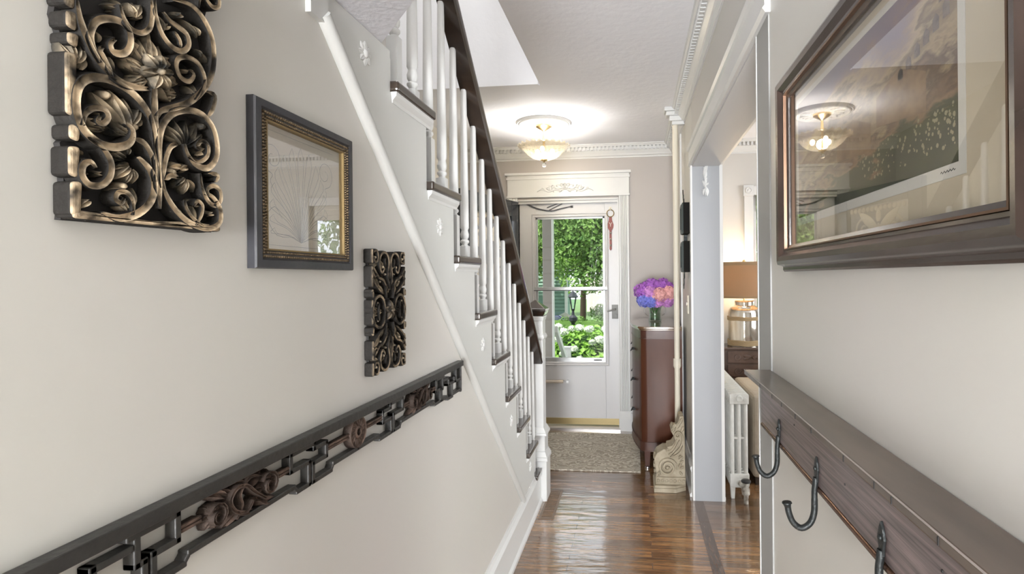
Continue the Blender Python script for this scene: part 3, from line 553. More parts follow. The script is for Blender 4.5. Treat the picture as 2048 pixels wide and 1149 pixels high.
# small carved panel
PC = (1.291, 1.3725); FP = (V((XL, PC[0], PC[1])), Y, Z, X)
p2 = thing('wall_carving', (XL, PC[0], 1.22), 'small rectangular carved dark wooden panel with central flower above the fretwork', 'wall carving')
w2_, h2_ = .086, .148
MB().plate(FP, [(-w2_+.006, -h2_+.006), (w2_-.006, -h2_+.006), (w2_-.006, h2_-.006), (-w2_+.006, h2_-.006)], .001, .007).build('backing', MATS['carving_recess'], p2)
scr = MB(); lfm = MB()
quad = [([(.0, .055), (.012, .085), (.006, .12), (.014, .138), (.030, .144), (.048, .136), (.055, .115), (.046, .095), (.034, .100), (.036, .112)], .0085),
        ([(.004, .140), (.0, .115), (.004, .08)], .006),
        ([(.088, .140), (.070, .147), (.062, .135), (.066, .122), (.078, .120), (.082, .130)], .008),
        ([(.012, .05), (.035, .075), (.058, .082), (.078, .098), (.088, .11)], .008),
        ([(.090, .100), (.080, .085), (.066, .092)], .007),
        ([(.030, .040), (.055, .052), (.080, .070), (.089, .082)], .007),
        ([(.026, .0), (.034, .026), (.055, .038), (.078, .030), (.089, .008), (.089, 0)], .009),
        ([(.018, .030), (.022, .050), (.016, .066)], .006),
        ([(.060, .0), (.058, .018), (.068, .022), (.072, .014)], .0055),
        ([(.089, .050), (.089, .035)], .009), ([(.020, .108), (.026, .122), (.022, .130)], .005)]
for sa in (-1, 1):
    for sb in (-1, 1):
        for pts, w in quad: scr.ribbon(FP, [(a*sa, b*sb) for a, b in pts], w, .003, .024)
        for (a, b, w) in [((.0, .045), (.0, .100), .3), ((.012, .05), (.030, .09), .35), ((.036, .0), (.085, .010), .3), ((.05, .06), (.075, .09), .35), ((.018, .1), (.036, .125), .4), ((.060, .118), (.080, .105), .5), ((.03, .042), (.045, .066), .45)]:
            lfm.leaf(FP, (a[0]*sa, a[1]*sb), (b[0]*sa, b[1]*sb), w, .003, .022)
        for (a, b, r) in [(.036, .108, .0055), (.074, .130, .005), (.024, .090, .004), (.066, .022, .004), (.052, .072, .004)]: lfm.dome(FP, (a*sa, b*sb), r, .003, .025, 9)
scr.build('scrolls', CARVE2, p2, smooth=60); lfm.build('leaves', drybrush('carved_leaf_bronze', (.018, .017, .015), (.40, .32, .22), (1, 0, 0), .0, .6), p2, smooth=60)
f2 = MB()
for k in range(5): a = pi/2+2*pi*k/5; f2.leaf(FP, (.003*cos(a), .003*sin(a)), (.027*cos(a), .027*sin(a)), .95, .01, .031)
f2.dome(FP, (0, 0), .005, .015, .031); f2.build('flower', CARVE2, p2, smooth=60)
e2 = MB()
for s in (-1, 1):
    for (q0, q1) in [(-.150, -.118), (-.112, -.066), (-.055, -.034), (-.030, .030), (.034, .055), (.060, .110), (.116, .150)]:
        e2.plate(FP, [(s*.083, q0), (s*.092, q0), (s*.092, q1), (s*.083, q1)], .001, .023)
e2.build('edge_blocks', CARVE2, p2, bevel=.003)

# fretwork rail
FW = (V((XL, 1.139, 0)), Y, Z, X)
fwk = thing('fretwork_rail', (XL, 1.139, 1.05), 'long black openwork wooden rail with carved flowers and coin along the left wall', 'wall carving')
fb = MB(); H = .018; bwid = .0095
def fpath(pts, w=bwid, h=H):
    for s in (-1, 1):
        q = [(a*s, b) for a, b in pts]
        for i in range(len(q)-1):
            (xa, ya), (xb_, yb) = q[i], q[i+1]
            if abs(xa-xb_) < 1e-6: lo, hi = min(ya, yb)-w/2, max(ya, yb)+w/2; poly = [(xa-w/2, lo), (xa+w/2, lo), (xa+w/2, hi), (xa-w/2, hi)]
            elif abs(ya-yb) < 1e-6: lo, hi = min(xa, xb_)-w/2, max(xa, xb_)+w/2; poly = [(lo, ya-w/2), (hi, ya-w/2), (hi, ya+w/2), (lo, ya+w/2)]
            else: poly = [(xa, ya-w/2), (xb_, yb-w/2), (xb_, yb+w/2), (xa, ya+w/2)]
            fb.plate(FW, poly, .001, h)
zt = 1.1425
fb.plate(FW, [(-.725, 1.141), (.725, 1.141), (.725, 1.160), (-.725, 1.160)], .001, .024)
fpath([(.234, zt), (.234, 1.106), (.180, 1.106), (.180, 1.064), (.215, 1.064), (.226, 1.075), (.455, 1.075), (.466, 1.063), (.512, 1.063), (.512, 1.101), (.475, 1.101), (.475, zt)])
fpath([(.234, 1.136), (.163, 1.136), (.163, 1.126), (.122, 1.126), (.122, 1.099), (.167, 1.099), (.167, 1.064), (.106, 1.064), (.096, 1.075), (0, 1.075)])
fpath([(.475, 1.136), (.545, 1.136)]); fpath([(.535, 1.130), (.535, 1.098), (.525, 1.098), (.525, 1.063), (.575, 1.063), (.585, 1.054), (.625, 1.054), (.625, 1.100), (.590, 1.100), (.590, 1.122), (.545, 1.122)])
fpath([(.716, 1.150), (.716, 1.055)]); fpath([(.716, 1.060), (.635, 1.060)]); fpath([(.716, 1.098), (.665, 1.098), (.665, zt)]); fpath([(.625, 1.100), (.645, 1.100), (.645, 1.112)])
fb.build('fretwork', BLACK, fwk, bevel=.0018)
rd = MB()
for s in (-1, 1):
    for q0, q1 in ((.020, .122), (.234, .275), (.435, .475)):
        rd = MB()
        rd.box(XL+.001, XL+.014, 1.139+min(s*q0, s*q1), 1.139+max(s*q0, s*q1), 1.108, 1.116)
        for dz in (-.003, .003): rd.tube([(XL+.014, 1.139+s*q0, 1.112+dz), (XL+.014, 1.139+s*q1, 1.112+dz)], .003, 8)
        rd.build('rod', CARVE3, fwk, smooth=True)
cn = MB(); cn.lathe((XL, 1.139, 1.112), [(.0355, .001), (.0355, .018), (.034, .020), (.032, .018), (.014, .018), (.012, .020), (.008, .020), (.008, .012)], 36, axis='x', caps=False)
for k in range(16): a = 2*pi*k/16; cn.leaf((V((XL, 1.139, 1.112)), Y, Z, X), (.015*cos(a), .015*sin(a)), (.030*cos(a+.3), .030*sin(a+.3)), .32, .016, .0205, n=4)
cn.build('coin_disc', CARVE3, fwk, smooth=40)
for s in (-1, 1):
    mb = MB(); F3 = (V((XL, 1.139+s*.354, 1.110)), Y*s, Z, X)
    for (c, r) in [((-.055, .0), .024), ((.058, -.004), .021)]:
        for k in range(7):
            a = 2*pi*k/7+r; mb.leaf(F3, (c[0]+.004*cos(a), c[1]+.004*sin(a)), (c[0]+r*cos(a), c[1]+r*sin(a)), .8, .002, .020+.003*(k % 2), bend=.15)
        mb.ribbon(F3, spiral(c, r*.9, r*.3, .5, 1.2, 14), .006, .002, .026, sub=1)
    for (a, b, w, bd_) in [((-.03, -.01), (-.085, -.034), .4, .1), ((-.02, -.012), (-.06, -.032), .4, -.1), ((0, -.02), (.045, -.034), .4, .1), ((.03, .01), (.085, .034), .35, .1), ((.02, .012), (.055, .032), .45, 0), ((-.01, .01), (-.045, .032), .4, .1), ((-.01, .015), (.02, .033), .5, 0), ((.01, -.02), (-.03, -.034), .4, 0)]:
        mb.leaf(F3, a, b, w, .002, .022, bend=bd_)
    mb.ribbon(F3, [(-.045, -.02), (-.02, .0), (0, .018), (.02, .022), (.034, .008), (.024, -.012), (0, -.022), (-.014, -.010)], .008, .002, .025)
    mb.ribbon(F3, [(-.035, .02), (-.01, .028), (.012, .010), (.008, -.010), (.02, -.026)], .007, .002, .023)
    mb.build('carved_flower', CARVE3, fwk, smooth=60)

# ================================================================ RIGHT WALL
FR = (V((XR, 0, 0)), Y, Z, -X)
FRAME = mat('dark_bronze_wood', (.022, .016, .013), .26, col2=(.060, .038, .030), scale=8, stretch=(1, .3, 1), coat=.5, bump=.06, bscale=60)
pr = thing('picture_frame', (XR, .91, 1.455), 'large dark framed photograph print behind glass on the right wall above the shelf', 'picture')
A0, A1, B0, B1 = .488, 1.338, 1.460, 1.916
frame_mb(FR, A0, A1, B0, B1, [(0, .001), (0, .018), (.004, .022), (.010, .022), (.013, .026), (.016, .038), (.024, .042), (.034, .040), (.043, .031), (.048, .030), (.050, .026), (.060, .022), (.062, .004), (.062, .001)]).build('frame', FRAME, pr, smooth=25)
frame_mb(FR, A0+.048, A1-.048, B0+.048, B1-.048, [(0, .020), (.001, .0315), (.004, .0315), (.005, .020)]).build('gilt_edge', mat('copper_edge', (.16, .095, .06), .35, .7), pr)
MATB = mat('cream_mat_board', (.62, .55, .42), .7)
MB().plate(FR, [(A0+.05, B0+.05), (A1-.05, B0+.05), (A1-.05, B1-.05), (A0+.05, B1-.05)], .003, .008).build('mat_board', MATB, pr)
q0, q1, r0_, r1_ = .640, 1.262, 1.562, 1.842
MB().plate(FR, [(q0, r0_), (q1, r0_), (q1, r1_), (q0, r1_)], .0081, .0086).build('print_border', mat('print_white', (.72, .71, .66), .6), pr)
def print_mat():
    m = mat('landscape_print', (.3, .2, .1), .5); n = m.node_tree.nodes; l = m.node_tree.links; b = n['Principled BSDF']
    tc = n.new('ShaderNodeTexCoord'); sp = n.new('ShaderNodeSeparateXYZ'); l.new(tc.outputs['Object'], sp.inputs[0])
    t = n.new('ShaderNodeTexNoise'); t.inputs['Scale'].default_value = 1; t.inputs['Detail'].default_value = 9; t.inputs['Roughness'].default_value = .6; mpp = n.new('ShaderNodeMapping'); mpp.inputs['Scale'].default_value = (1, 5, 16); l.new(tc.outputs['Object'], mpp.inputs[0]); l.new(mpp.outputs[0], t.inputs[0])
    k = n.new('ShaderNodeMath'); k.operation = 'MULTIPLY_ADD'; k.inputs[1].default_value = .42; l.new(t.outputs[0], k.inputs[0]); l.new(sp.outputs[2], k.inputs[2])
    k2 = n.new('ShaderNodeMath'); k2.operation = 'MULTIPLY_ADD'; k2.inputs[1].default_value = .16; l.new(sp.outputs[1], k2.inputs[0]); l.new(k.outputs[0], k2.inputs[2])
    mr = n.new('ShaderNodeMapRange'); mr.inputs[1].default_value = .30; mr.inputs[2].default_value = .66; l.new(k2.outputs[0], mr.inputs[0])
    r = n.new('ShaderNodeValToRGB'); e = r.color_ramp.elements; e[0].position = 0; e[0].color = (.02, .03, .015, 1); e[1].position = 1; e[1].color = (.20, .19, .30, 1)
    for p, c in [(.22, (.05, .06, .02, 1)), (.27, (.28, .17, .09, 1)), (.36, (.10, .055, .03, 1)), (.42, (.40, .30, .17, 1)), (.52, (.18, .12, .07, 1)), (.58, (.48, .38, .24, 1)), (.66, (.33, .25, .22, 1)), (.72, (.27, .22, .27, 1))]:
        x = e.new(p); x.color = c
    l.new(mr.outputs[0], r.inputs[0]); l.new(r.outputs[0], b.inputs['Base Color']); return m
pm = print_mat()
MB().plate(FR, [(q0+.014, r0_+.016), (q1-.012, r0_+.016), (q1-.012, r1_-.012), (q0+.014, r1_-.012)], .0087, .0090).build('print', pm, pr)
sg = MB()
for k in range(5): sg.ribbon(FR, [(.690-k*.006, 1.570), (.688-k*.006, 1.5722), (.686-k*.006, 1.5695), (.684-k*.006, 1.571)], .0006, .0087, .0091, groove=False, sub=2)
sg.build('signature', mat('ink', (.05, .05, .05), .6), pr)
# lighthouse-like tower and houses of the print, laid on it as flat shapes
tw = MB()
tw.plate(FR, [(.676, 1.775), (.690, 1.775), (.688, 1.822), (.678, 1.822)], .0090, .0092)
for k in range(6): tw.plate(FR, [(.668+k*.022, 1.752-k*.007), (.682+k*.022, 1.752-k*.007), (.682+k*.022, 1.768-k*.008), (.675+k*.022, 1.774-k*.008), (.668+k*.022, 1.768-k*.008)], .0090, .0092)
tw.build('printed_houses', mat('print_dark', (.07, .05, .05), .6, col2=(.25, .2, .17), scale=90), pr)
MB().plate(FR, [(A0+.055, B0+.055), (A1-.055, B0+.055), (A1-.055, B1-.055), (A0+.055, B1-.055)], .0185, .0195).build('glass', PGLASS, pr)

ph = MB()
ph.plate(FR, [(.72, 1.655), (.86, 1.672), (.86, 1.716), (.79, 1.735), (.72, 1.705)], .0090, .0092).plate(FR, [(.88, 1.640), (1.02, 1.655), (1.02, 1.69), (.95, 1.71), (.88, 1.685)], .0090, .0092)
ph.build('printed_cottages', mat('print_stone', (.36, .24, .13), .6, col2=(.16, .09, .05), scale=60, stretch=(1, .5, 1)), pr)
pg = MB()
for k in range(150): pg.dome(FR, (.66+rr.random()**1.5*.26, 1.598+rr.random()*.05), .0012+.0022*rr.random(), .0088, .0092, 6)
pg.build('printed_flowers', mat('print_blossom', (.34, .31, .20), .6), pr)

# coat shelf with hooks
def wood_grain(name, c1, c2, stretch, rough=.3, coat=.4):
    m = mat(name, c1, rough, col2=c2, scale=4, stretch=stretch, coat=coat, detail=8, amt=.35); return m
SHT = wood_grain('shelf_top_wood', (.060, .042, .031), (.105, .074, .055), (6, 1.2, 6), .32)
SHF = mat('shelf_face_wood', (.045, .030, .028), .35, coat=.4)
_n = SHF.node_tree.nodes; _l = SHF.node_tree.links
_tc = _n.new('ShaderNodeTexCoord'); _mp = _n.new('ShaderNodeMapping'); _mp.inputs['Scale'].default_value = (1, .8, 34); _l.new(_tc.outputs['Object'], _mp.inputs[0])
_w = _n.new('ShaderNodeTexNoise'); _w.inputs['Scale'].default_value = 3; _w.inputs['Detail'].default_value = 7; _w.inputs['Roughness'].default_value = .6; _w.inputs['Distortion'].default_value = 1.2; _l.new(_mp.outputs[0], _w.inputs[0])
_r = _n.new('ShaderNodeValToRGB'); _r.color_ramp.elements[0].color = (.045, .030, .028, 1); _r.color_ramp.elements[1].color = (.22, .165, .160, 1); _r.color_ramp.elements[0].position = .34; _r.color_ramp.elements[1].position = .68; _l.new(_w.outputs[0], _r.inputs[0]); _l.new(_r.outputs[0], _n['Principled BSDF'].inputs['Base Color'])
_b = _n.new('ShaderNodeBump'); _b.inputs['Strength'].default_value = .08; _b.inputs['Distance'].default_value = .004; _l.new(_w.outputs[0], _b.inputs['Height']); _l.new(_b.outputs[0], _n['Principled BSDF'].inputs['Normal'])
sh = thing('coat_shelf', (XR, .9, 1.05), 'long dark brown distressed wood coat shelf with bronze rod edge on the right wall', 'shelf')
MB().box(.300, XR-.001, .22, 1.548, 1.176, 1.190).build('shelf_board', SHT, sh, bevel=.003)
MB().box(.336, .356, .24, 1.508, 1.056, 1.1755).box(.356, XR-.001, .24, 1.49, 1.150, 1.1755).build('back_board', SHF, sh, bevel=.002)
MB().tube([(.339, .24, 1.050), (.339, 1.505, 1.050)], .0058, 12).build('edge_rod', mat('bronze_rod', (.16, .085, .055), .25, .85), sh, smooth=True)
MB().box(.2995, .3008, .22, 1.548, 1.1885, 1.1903).build('worn_edge', mat('worn_edge', (.34, .30, .28), .4), sh)
rr = random.Random(2); NM = mat('nail_mark', (.012, .010, .010), .6)
for k in range(9): y = .55+k*.1+rr.uniform(-.03, .03); MB().box(.2992, .3002, y, y+.002, 1.178, 1.187).build('dent', NM, sh)
for k in range(7): y = .5+k*.14; z = 1.08+rr.random()*.07; MB().lathe((.3362, y, z), [(.0022, 0), (.0018, -.0012)], 8, axis='x').build('nail', NM, sh)
yh = [1.319, 1.053, .784, .514]
hk_l = ['farthest black iron coat hook under the shelf, beside the opening', 'middle black iron coat hook showing its whole curl and round tip', 'nearest black iron coat hook, cut off by the bottom of the view', 'black iron coat hook on the shelf board, last hook out past the corner of the view']
h0 = None
for i, y in enumerate(yh[:3]):
    if h0 is None:
        xh = .3315
        hk = thing('coat_hook', (xh, y, .93), None, None)
        pl = [(y-.0075, 1.078), (y-.0105, 1.088), (y-.006, 1.102), (y, 1.112), (y+.006, 1.102), (y+.0105, 1.088), (y+.0075, 1.078), (y+.0055, 1.064), (y-.0055, 1.064)]
        MB().prism([(.3358, a, b) for a, b in pl], (-.004, 0, 0)).build('strap', IRON, hk, bevel=.001)
        MB().lathe((.3318, y, 1.089), [(.0042, 0), (.0040, -.002), (.002, -.0035)], 10, axis='x').build('screw', IRON, hk, smooth=True)
        pts = smooth2([(.333, 1.072), (.3315, 1.060), (.3300, 1.045), (.3300, 1.030), (.3290, 1.006), (.3215, .986), (.3060, .9765), (.2915, .986), (.2840, 1.003), (.2815, 1.016)], 4)
        MB().tube([(p.x, y, p.y) for p in pts], [.0054]*12+[.0058]*(len(pts)-12), 10).build('hook_arm', IRON, hk, smooth=50)
        MB().tube([(.2816, y, 1.015), (.2805, y, 1.021), (.2803, y, 1.0225), (.2801, y, 1.0245)], [.0058, .0072, .0092, .0086], 14).build('hook_tip', IRON, hk, smooth=40)
        h0 = hk; o = hk
    else: o = copyc(h0, (0, y-yh[0], 0))
    tag(o, hk_l[i], 'hook', 'iron hooks under the shelf')

# two deep black box frames by the pipe, with ironwork
BOXM = mat('box_frame_black', (.014, .013, .012), .8, spec=.1)
fl_ = ['deep black box frame on the right wall beyond the opening, upper of two', 'deep black box frame on the right wall beyond the opening, lower of two']
bf0 = None
for i, (z0, z1) in enumerate([(1.745, 1.957), (1.482, 1.690)]):
    if bf0 is None:
        o = thing('box_frame', (XR, 3.80, z0), None, None)
        MB().box(.330, XR-.001, 3.735, 3.747, z0, z1).box(.330, XR-.001, 3.87, 3.882, z0, z1).box(.330, XR-.001, 3.747, 3.87, z0, z0+.012).box(.330, XR-.001, 3.747, 3.87, z1-.012, z1).build('frame', BOXM, o, bevel=.001)
        frame_mb((V((.330, 0, 0)), Y, Z, -X), 3.735, 3.882, z0, z1, [(0, 0), (.002, .006), (.02, .012), (.03, .012), (.036, .0)]).build('front_moulding', mat('silver_green_metal', (.05, .065, .062), .5, .3), o)
        MB().box(.352, .356, 3.747, 3.87, z0+.012, z1-.012).build('picture', mat('print_pale', (.5, .5, .45), .6, col2=(.1, .12, .1), scale=20), o)
        bf0 = o; zz = z0
    else: o = copyc(bf0, (0, 0, z0-zz))
    tag(o, fl_[i], 'frame', 'black box frames beyond the opening')
ir = MB(); FI = (V((XR, 3.905, 0)), Y, Z, -X)
for s, zc in ((1, 1.957), (-1, 1.482)):
    ir.ribbon(FI, [(0, zc), (.01, zc+s*.03), (.03, zc+s*.05), (.03, zc+s*.075), (.05, zc+s*.09), (.055, zc+s*.12)], .006, .02, .027, groove=False)
    ir.ribbon(FI, spiral((.008, zc+s*.03), .022, .006, 0, 1.3, 16), .005, .02, .026, sub=1, groove=False)
ir.plate(FI, [(-.012, 1.60), (.006, 1.60), (.006, 1.84), (-.004, 1.84)], .001, .0265)
tag(ir.build('ironwork', IRON), 'black iron scroll bracket on the wall between and behind the two box frames', 'wall bracket')
# light switch
sw = thing('light_switch', (XR, 4.02, 1.21), 'cream ornamental light switch plate on the wall below the box frames', 'switch')
MB().box(XR-.022, XR-.013, 3.70, 3.775, 1.20, 1.325).build('plate', CREAM, sw, bevel=.003)
MB().box(XR-.028, XR-.022, 3.73, 3.745, 1.255, 1.275).build('toggle', CREAM, sw, bevel=.001)
# white carved ornament on the jamb of the opening
FJ = (V((.455, YJ1, 2.06)), X, Z, -Y)
jo = MB()
for (a, b, w, bd_) in [((0, .02), (.018, .125), .25, .1), ((0, .02), (-.012, .10), .25, -.1), ((0, .03), (.004, .07), .4, 0), ((0, -.02), (.012, .03), .4, .1), ((0, -.03), (-.018, .012), .4, 0), ((0, -.03), (.010, -.095), .35, .1), ((0, -.04), (-.012, -.085), .4, -.1), ((-.004, -.05), (-.022, -.05), .6, 0), ((.004, -.02), (.022, -.005), .6, 0)]: jo.leaf(FJ, a, b, w, .001, .014, bend=bd_)
jo.ribbon(FJ, [(.018, .12), (.006, .06), (-.002, .02), (.004, -.03), (-.002, -.095)], .008, .001, .016)
tag(jo.build('plaster_ornament', WHITE, smooth=60), 'white carved plaster leaf ornament high on the grey jamb of the opening', 'wall ornament')

# ================================================================ ENTRY
# storm door
SD = mat('storm_door_white', (.62, .615, .62), .35); DX0, DX1, DY = -1.112, -.152, YF+.045
dr_ = tag(thing('door_1', (-.63, DY, .03), 'white glazed storm door standing closed at the end of the hall', 'door'), kind='structure')
wx0, wx1, wz0, wz1 = -.955, -.285, .635, 2.035
dm = MB().box(DX0, wx0, DY, DY+.035, .095, 2.188).box(wx1, DX1, DY, DY+.035, .095, 2.188).box(wx0, wx1, DY, DY+.035, wz1, 2.188).box(wx0, wx1, DY, DY+.035, .095, wz0)
dm.build('door_panel', SD, dr_, bevel=.003)
fm = frame_mb((V((0, DY, 0)), X, Z, -Y), wx0-.035, wx1+.035, wz0-.03, wz1+.035, [(0, 0), (0, .006), (.006, .012), (.014, .006), (.026, .008), (.034, .003), (.036, -.02), (0, -.02)]); fm.build('window_frame', SD, dr_)
ss = MB().box(wx0, wx0+.020, DY+.008, DY+.022, wz0, wz1).box(wx1-.020, wx1, DY+.008, DY+.022, wz0, wz1).box(wx0, wx1, DY+.008, DY+.022, wz1-.018, wz1).box(wx0, wx1, DY+.002, DY+.022, wz0, wz0+.045).box(wx0-.02, wx1+.02, DY-.008, DY+.018, 1.325, 1.362)
ss.build('sash', mat('aluminium_sash', (.52, .53, .53), .35, .5), dr_, bevel=.002)
MB().box(wx0-.02, wx1+.02, DY-.010, DY-.008, 1.326, 1.333).box(-.90, -.885, DY-.001, DY+.002, wz0+.015, wz0+.03).box(-.40, -.32, DY-.001, DY+.002, wz0+.018, wz0+.030).build('latch_strip', mat('grey_seal', (.09, .09, .09), .5), dr_)
MB().box(wx0+.02, wx1-.02, DY+.013, DY+.016, wz0+.045, wz1-.018).build('glass_pane', GLASS, dr_)
MB().box(DX0, DX1-.01, DY-.004, DY+.037, .040, .100).build('kick_plate', mat('kick_brass', (.52, .42, .22), .3, .75), dr_, bevel=.002)
cl = MB().tube([(-.95, DY-.045, .457), (-.690, DY-.045, .457)], .0155, 14).build('closer_tube', mat('closer_cream', (.62, .54, .45), .35), dr_, smooth=True)
MB().tube([(-.69, DY-.045, .457), (-.648, DY-.045, .457)], .006, 10).box(-.662, -.640, DY-.052, DY, .445, .469).build('closer_bracket', CHROME, dr_)
MB().box(-.222, -.160, DY-.008, DY, 1.055, 1.19).tube([(-.19, DY-.008, 1.145), (-.19, DY-.045, 1.145), (-.215, DY-.05, 1.14), (-.265, DY-.05, 1.128)], [.011, .010, .009, .007], 10).box(-.205, -.17, DY-.022, DY-.008, 1.065, 1.10).build('door_handle', mat('satin_nickel', (.28, .28, .27), .6, .3), dr_, bevel=.002)
MB().box(-.1515, -.1485, DY-.01, DY+.03, .035, 2.185).build('side_channel', CHROME, dr_)
# dark front door swung open into the hall behind the stairs
ang = radians(90+17.5); hx, hy = -1.125, YF-.02; du = V((-sin(radians(17.5)), -cos(radians(17.5)), 0)); dn = V((cos(radians(17.5)), -sin(radians(17.5)), 0))
FD = (V((hx, hy, 0)), du, Z, dn)
od = tag(thing('door_2', (hx, hy, .02), 'dark blue-black front door standing open behind the stair balusters', 'door'), kind='structure')
DB = mat('blue_black_paint', (.018, .022, .030), .22, coat=.5)
om = MB()
for poly in ([(0, .02), (.13, .02), (.13, 2.18), (0, 2.18)], [(.80, .02), (.93, .02), (.93, 2.18), (.80, 2.18)], [(.13, 2.03), (.80, 2.03), (.80, 2.18), (.13, 2.18)], [(.13, .02), (.80, .02), (.80, .30), (.13, .30)], [(.13, .85), (.80, .85), (.80, 1.0), (.13, 1.0)]): om.plate(FD, poly, -.022, .022)
om.plate(FD, [(.13, .3), (.80, .3), (.80, .85), (.13, .85)], -.010, .010)
om.build('door_panel', DB, od, bevel=.004)
MB().plate(FD, [(.13, 1.0), (.80, 1.0), (.80, 2.03), (.13, 2.03)], -.003, .003).build('glass_pane', GLASS, od)
lc = MB(); LACE = mat('ivory_lace', (.70, .62, .48), .8)
for s in (-1, 1):
    for k in range(3):
        zc = 1.18+k*.33; lc.ribbon(FD, [(.465+s*q[0], zc+q[1]) for q in spiral((.15, 0), .12, .02, -pi/2, 1.6, 20)], .022, -.010, -.004, sub=1)
        lc.leaf(FD, (.465+s*.03, zc), (.465+s*.22, zc+.14), .35, -.010, -.003); lc.leaf(FD, (.465+s*.03, zc), (.465+s*.24, zc-.10), .35, -.010, -.003)
for k in range(8): lc.leaf(FD, (.465, 1.05+k*.12), (.465, 1.16+k*.12), .5, -.010, -.003)
for k in range(14): lc.dome(FD, (.155+k*.048, 2.0), .022, -.010, -.004, 8); lc.dome(FD, (.155+k*.048, 1.03), .022, -.010, -.004, 8)
lc.build('lace_panel', LACE, od, smooth=60)

# sleigh-bell strap on the storm door
SB = MATS['storm_door_white']; FS = (V((-.228, DY, 0)), X, Z, -Y)
sb = thing('bell_strap', (-.228, DY-.02, 1.72), 'red leather strap with brass ring, letter Y and small bells hung on the storm door', 'door hanger')
LEA = mat('red_leather', (.24, .045, .03), .45, bump=.1, bscale=60)
MB().plate(FS, [(-.011, 1.72), (0, 1.705), (.011, 1.72), (.011, 1.895), (.027, 1.925), (.030, 1.955), (.016, 1.995), (.013, 2.03), (-.013, 2.03), (-.016, 1.995), (-.030, 1.955), (-.027, 1.925), (-.011, 1.895)], .004, .010).build('strap', LEA, sb, bevel=.001)
MB().tube([(-.228+.034*cos(2*pi*k/24), DY-.012, 2.062+.034*sin(2*pi*k/24)) for k in range(24)], .0042, 8, closed=True).build('ring', mat('aged_brass', (.35, .25, .10), .35, .9), sb, smooth=True)
MB().box(-.240, -.216, DY-.008, DY, 2.09, 2.125).tube([(-.228, DY-.006, 2.11), (-.228, DY-.02, 2.10), (-.228, DY-.022, 2.092)], .005, 8).build('hook', CREAM, sb)
let = MB(); FY_ = (V((-.228, DY, 1.955)), X, Z, -Y)
let.plate(FY_, [(-.003, -.020), (.003, -.020), (.003, 0), (-.003, 0)], .0095, .0125).plate(FY_, [(-.003, 0), (.003, 0), (-.010, .020), (-.016, .020)], .0095, .0125).plate(FY_, [(-.003, 0), (.003, 0), (.016, .020), (.010, .020)], .0095, .0125)
let.build('letter_y', mat('pale_letter', (.72, .60, .50), .5), sb)
for z in (1.875, 1.815, 1.755):
    MB().sphere((-.228, DY-.018, z), .0095, 10).build('bell', mat('bell_metal', (.50, .47, .38), .3, .9), sb, smooth='all')
# chain garland over the storm door
ch = MB(); cps = smooth2([(-1.06, 2.186), (-1.0, 2.150), (-.92, 2.118), (-.80, 2.098), (-.70, 2.118), (-.60, 2.138)], 12)
for i, p in enumerate(cps): ch.tube([(p.x+.009*cos(2*pi*k/8), DY-.006+.005*(sin(2*pi*k/8) if i % 2 else 0), p.y+.006*(sin(2*pi*k/8))) for k in range(8)], .0022, 5, closed=True)
ch.tube([(-.84, DY-.008, 2.13), (-.70, DY-.008, 2.18)], .004, 6).tube([(-.82, DY-.008, 2.105), (-.69, DY-.008, 2.165)], .004, 6)
for k in range(4): ch.sphere((-.603+.012*(k % 2), DY-.01, 2.128+.012*(k//2)), .006, 8)
tag(ch.build('door_chain', mat('dark_chain', (.16, .16, .17), .4, .8), smooth=True), 'thin dark metal chain garland draped across the top of the storm door', 'chain')
# carved garland on the door header
FO = (V((-.655, YF-.0205, 2.315)), X, Z, -Y)
og = MB()
og.ribbon(FO, [(-.27, -.040), (-.23, -.018), (-.19, -.030), (-.15, -.042), (-.10, -.022), (-.06, -.030), (0, -.020), (.06, -.030), (.10, -.022), (.15, -.042), (.19, -.030), (.23, -.018), (.27, -.040)], .010, 0, .010)
for s in (-1, 1):
    for (a, b, w) in [((.0, -.02), (.0, .042), .6), ((.01, -.01), (.045, .038), .6), ((.03, -.01), (.085, .022), .5), ((.05, -.015), (.105, -.0), .5), ((.13, -.03), (.155, .02), .5), ((.14, -.025), (.185, .0), .5), ((.20, -.022), (.225, -.005), .5), ((.03, -.03), (.06, -.045), .5), ((.12, -.03), (.105, -.048), .5)]: og.leaf(FO, (a[0]*s, a[1]), (b[0]*s, b[1]), w, 0, .012)
    og.dome(FO, (s*.03, .018), .016, 0, .016); og.dome(FO, (s*.155, -.008), .012, 0, .013); og.ribbon(FO, [(s*p[0], p[1]) for p in spiral((.115, .008), .018, .005, -2, 1.2, 14)], .007, 0, .012, sub=1)
tag(og.build('carved_garland', WHITE, smooth=60), 'white carved floral garland centred on the header above the front door', 'wall ornament')

# ceiling light and medallion
LX, LY = -.72, 4.30
cm = thing('ceiling_medallion', (LX, LY, ZC-.03), 'round white plaster ceiling medallion above the crystal light', 'ceiling medallion')
MB().lathe((LX, LY, ZC), [(.222, 0), (.222, -.008), (.214, -.016), (.206, -.012), (.200, -.022), (.188, -.026), (.180, -.018), (.172, -.014), (.085, -.014), (.078, -.022), (.070, -.018), (.0, -.018)], 64).build('medallion_plate', WHITE, cm, smooth=50)
FM = (V((LX, LY, ZC)), X, Y, -Z); lm = MB()
for k in range(12):
    a = 2*pi*k/12; lm.leaf(FM, (.088*cos(a), .088*sin(a)), (.162*cos(a), .162*sin(a)), .42, .012, .024); lm.ribbon(FM, [(.10*cos(a+.26), .10*sin(a+.26)), (.13*cos(a+.20), .13*sin(a+.20)), (.155*cos(a+.28), .155*sin(a+.28))], .008, .012, .020)
lm.build('carved_leaves', WHITE, cm, smooth=60)
lt = thing('ceiling_light', (LX, LY, 2.34), 'brass semi-flush ceiling light with a scalloped crystal glass bowl, in the entry', 'ceiling light')
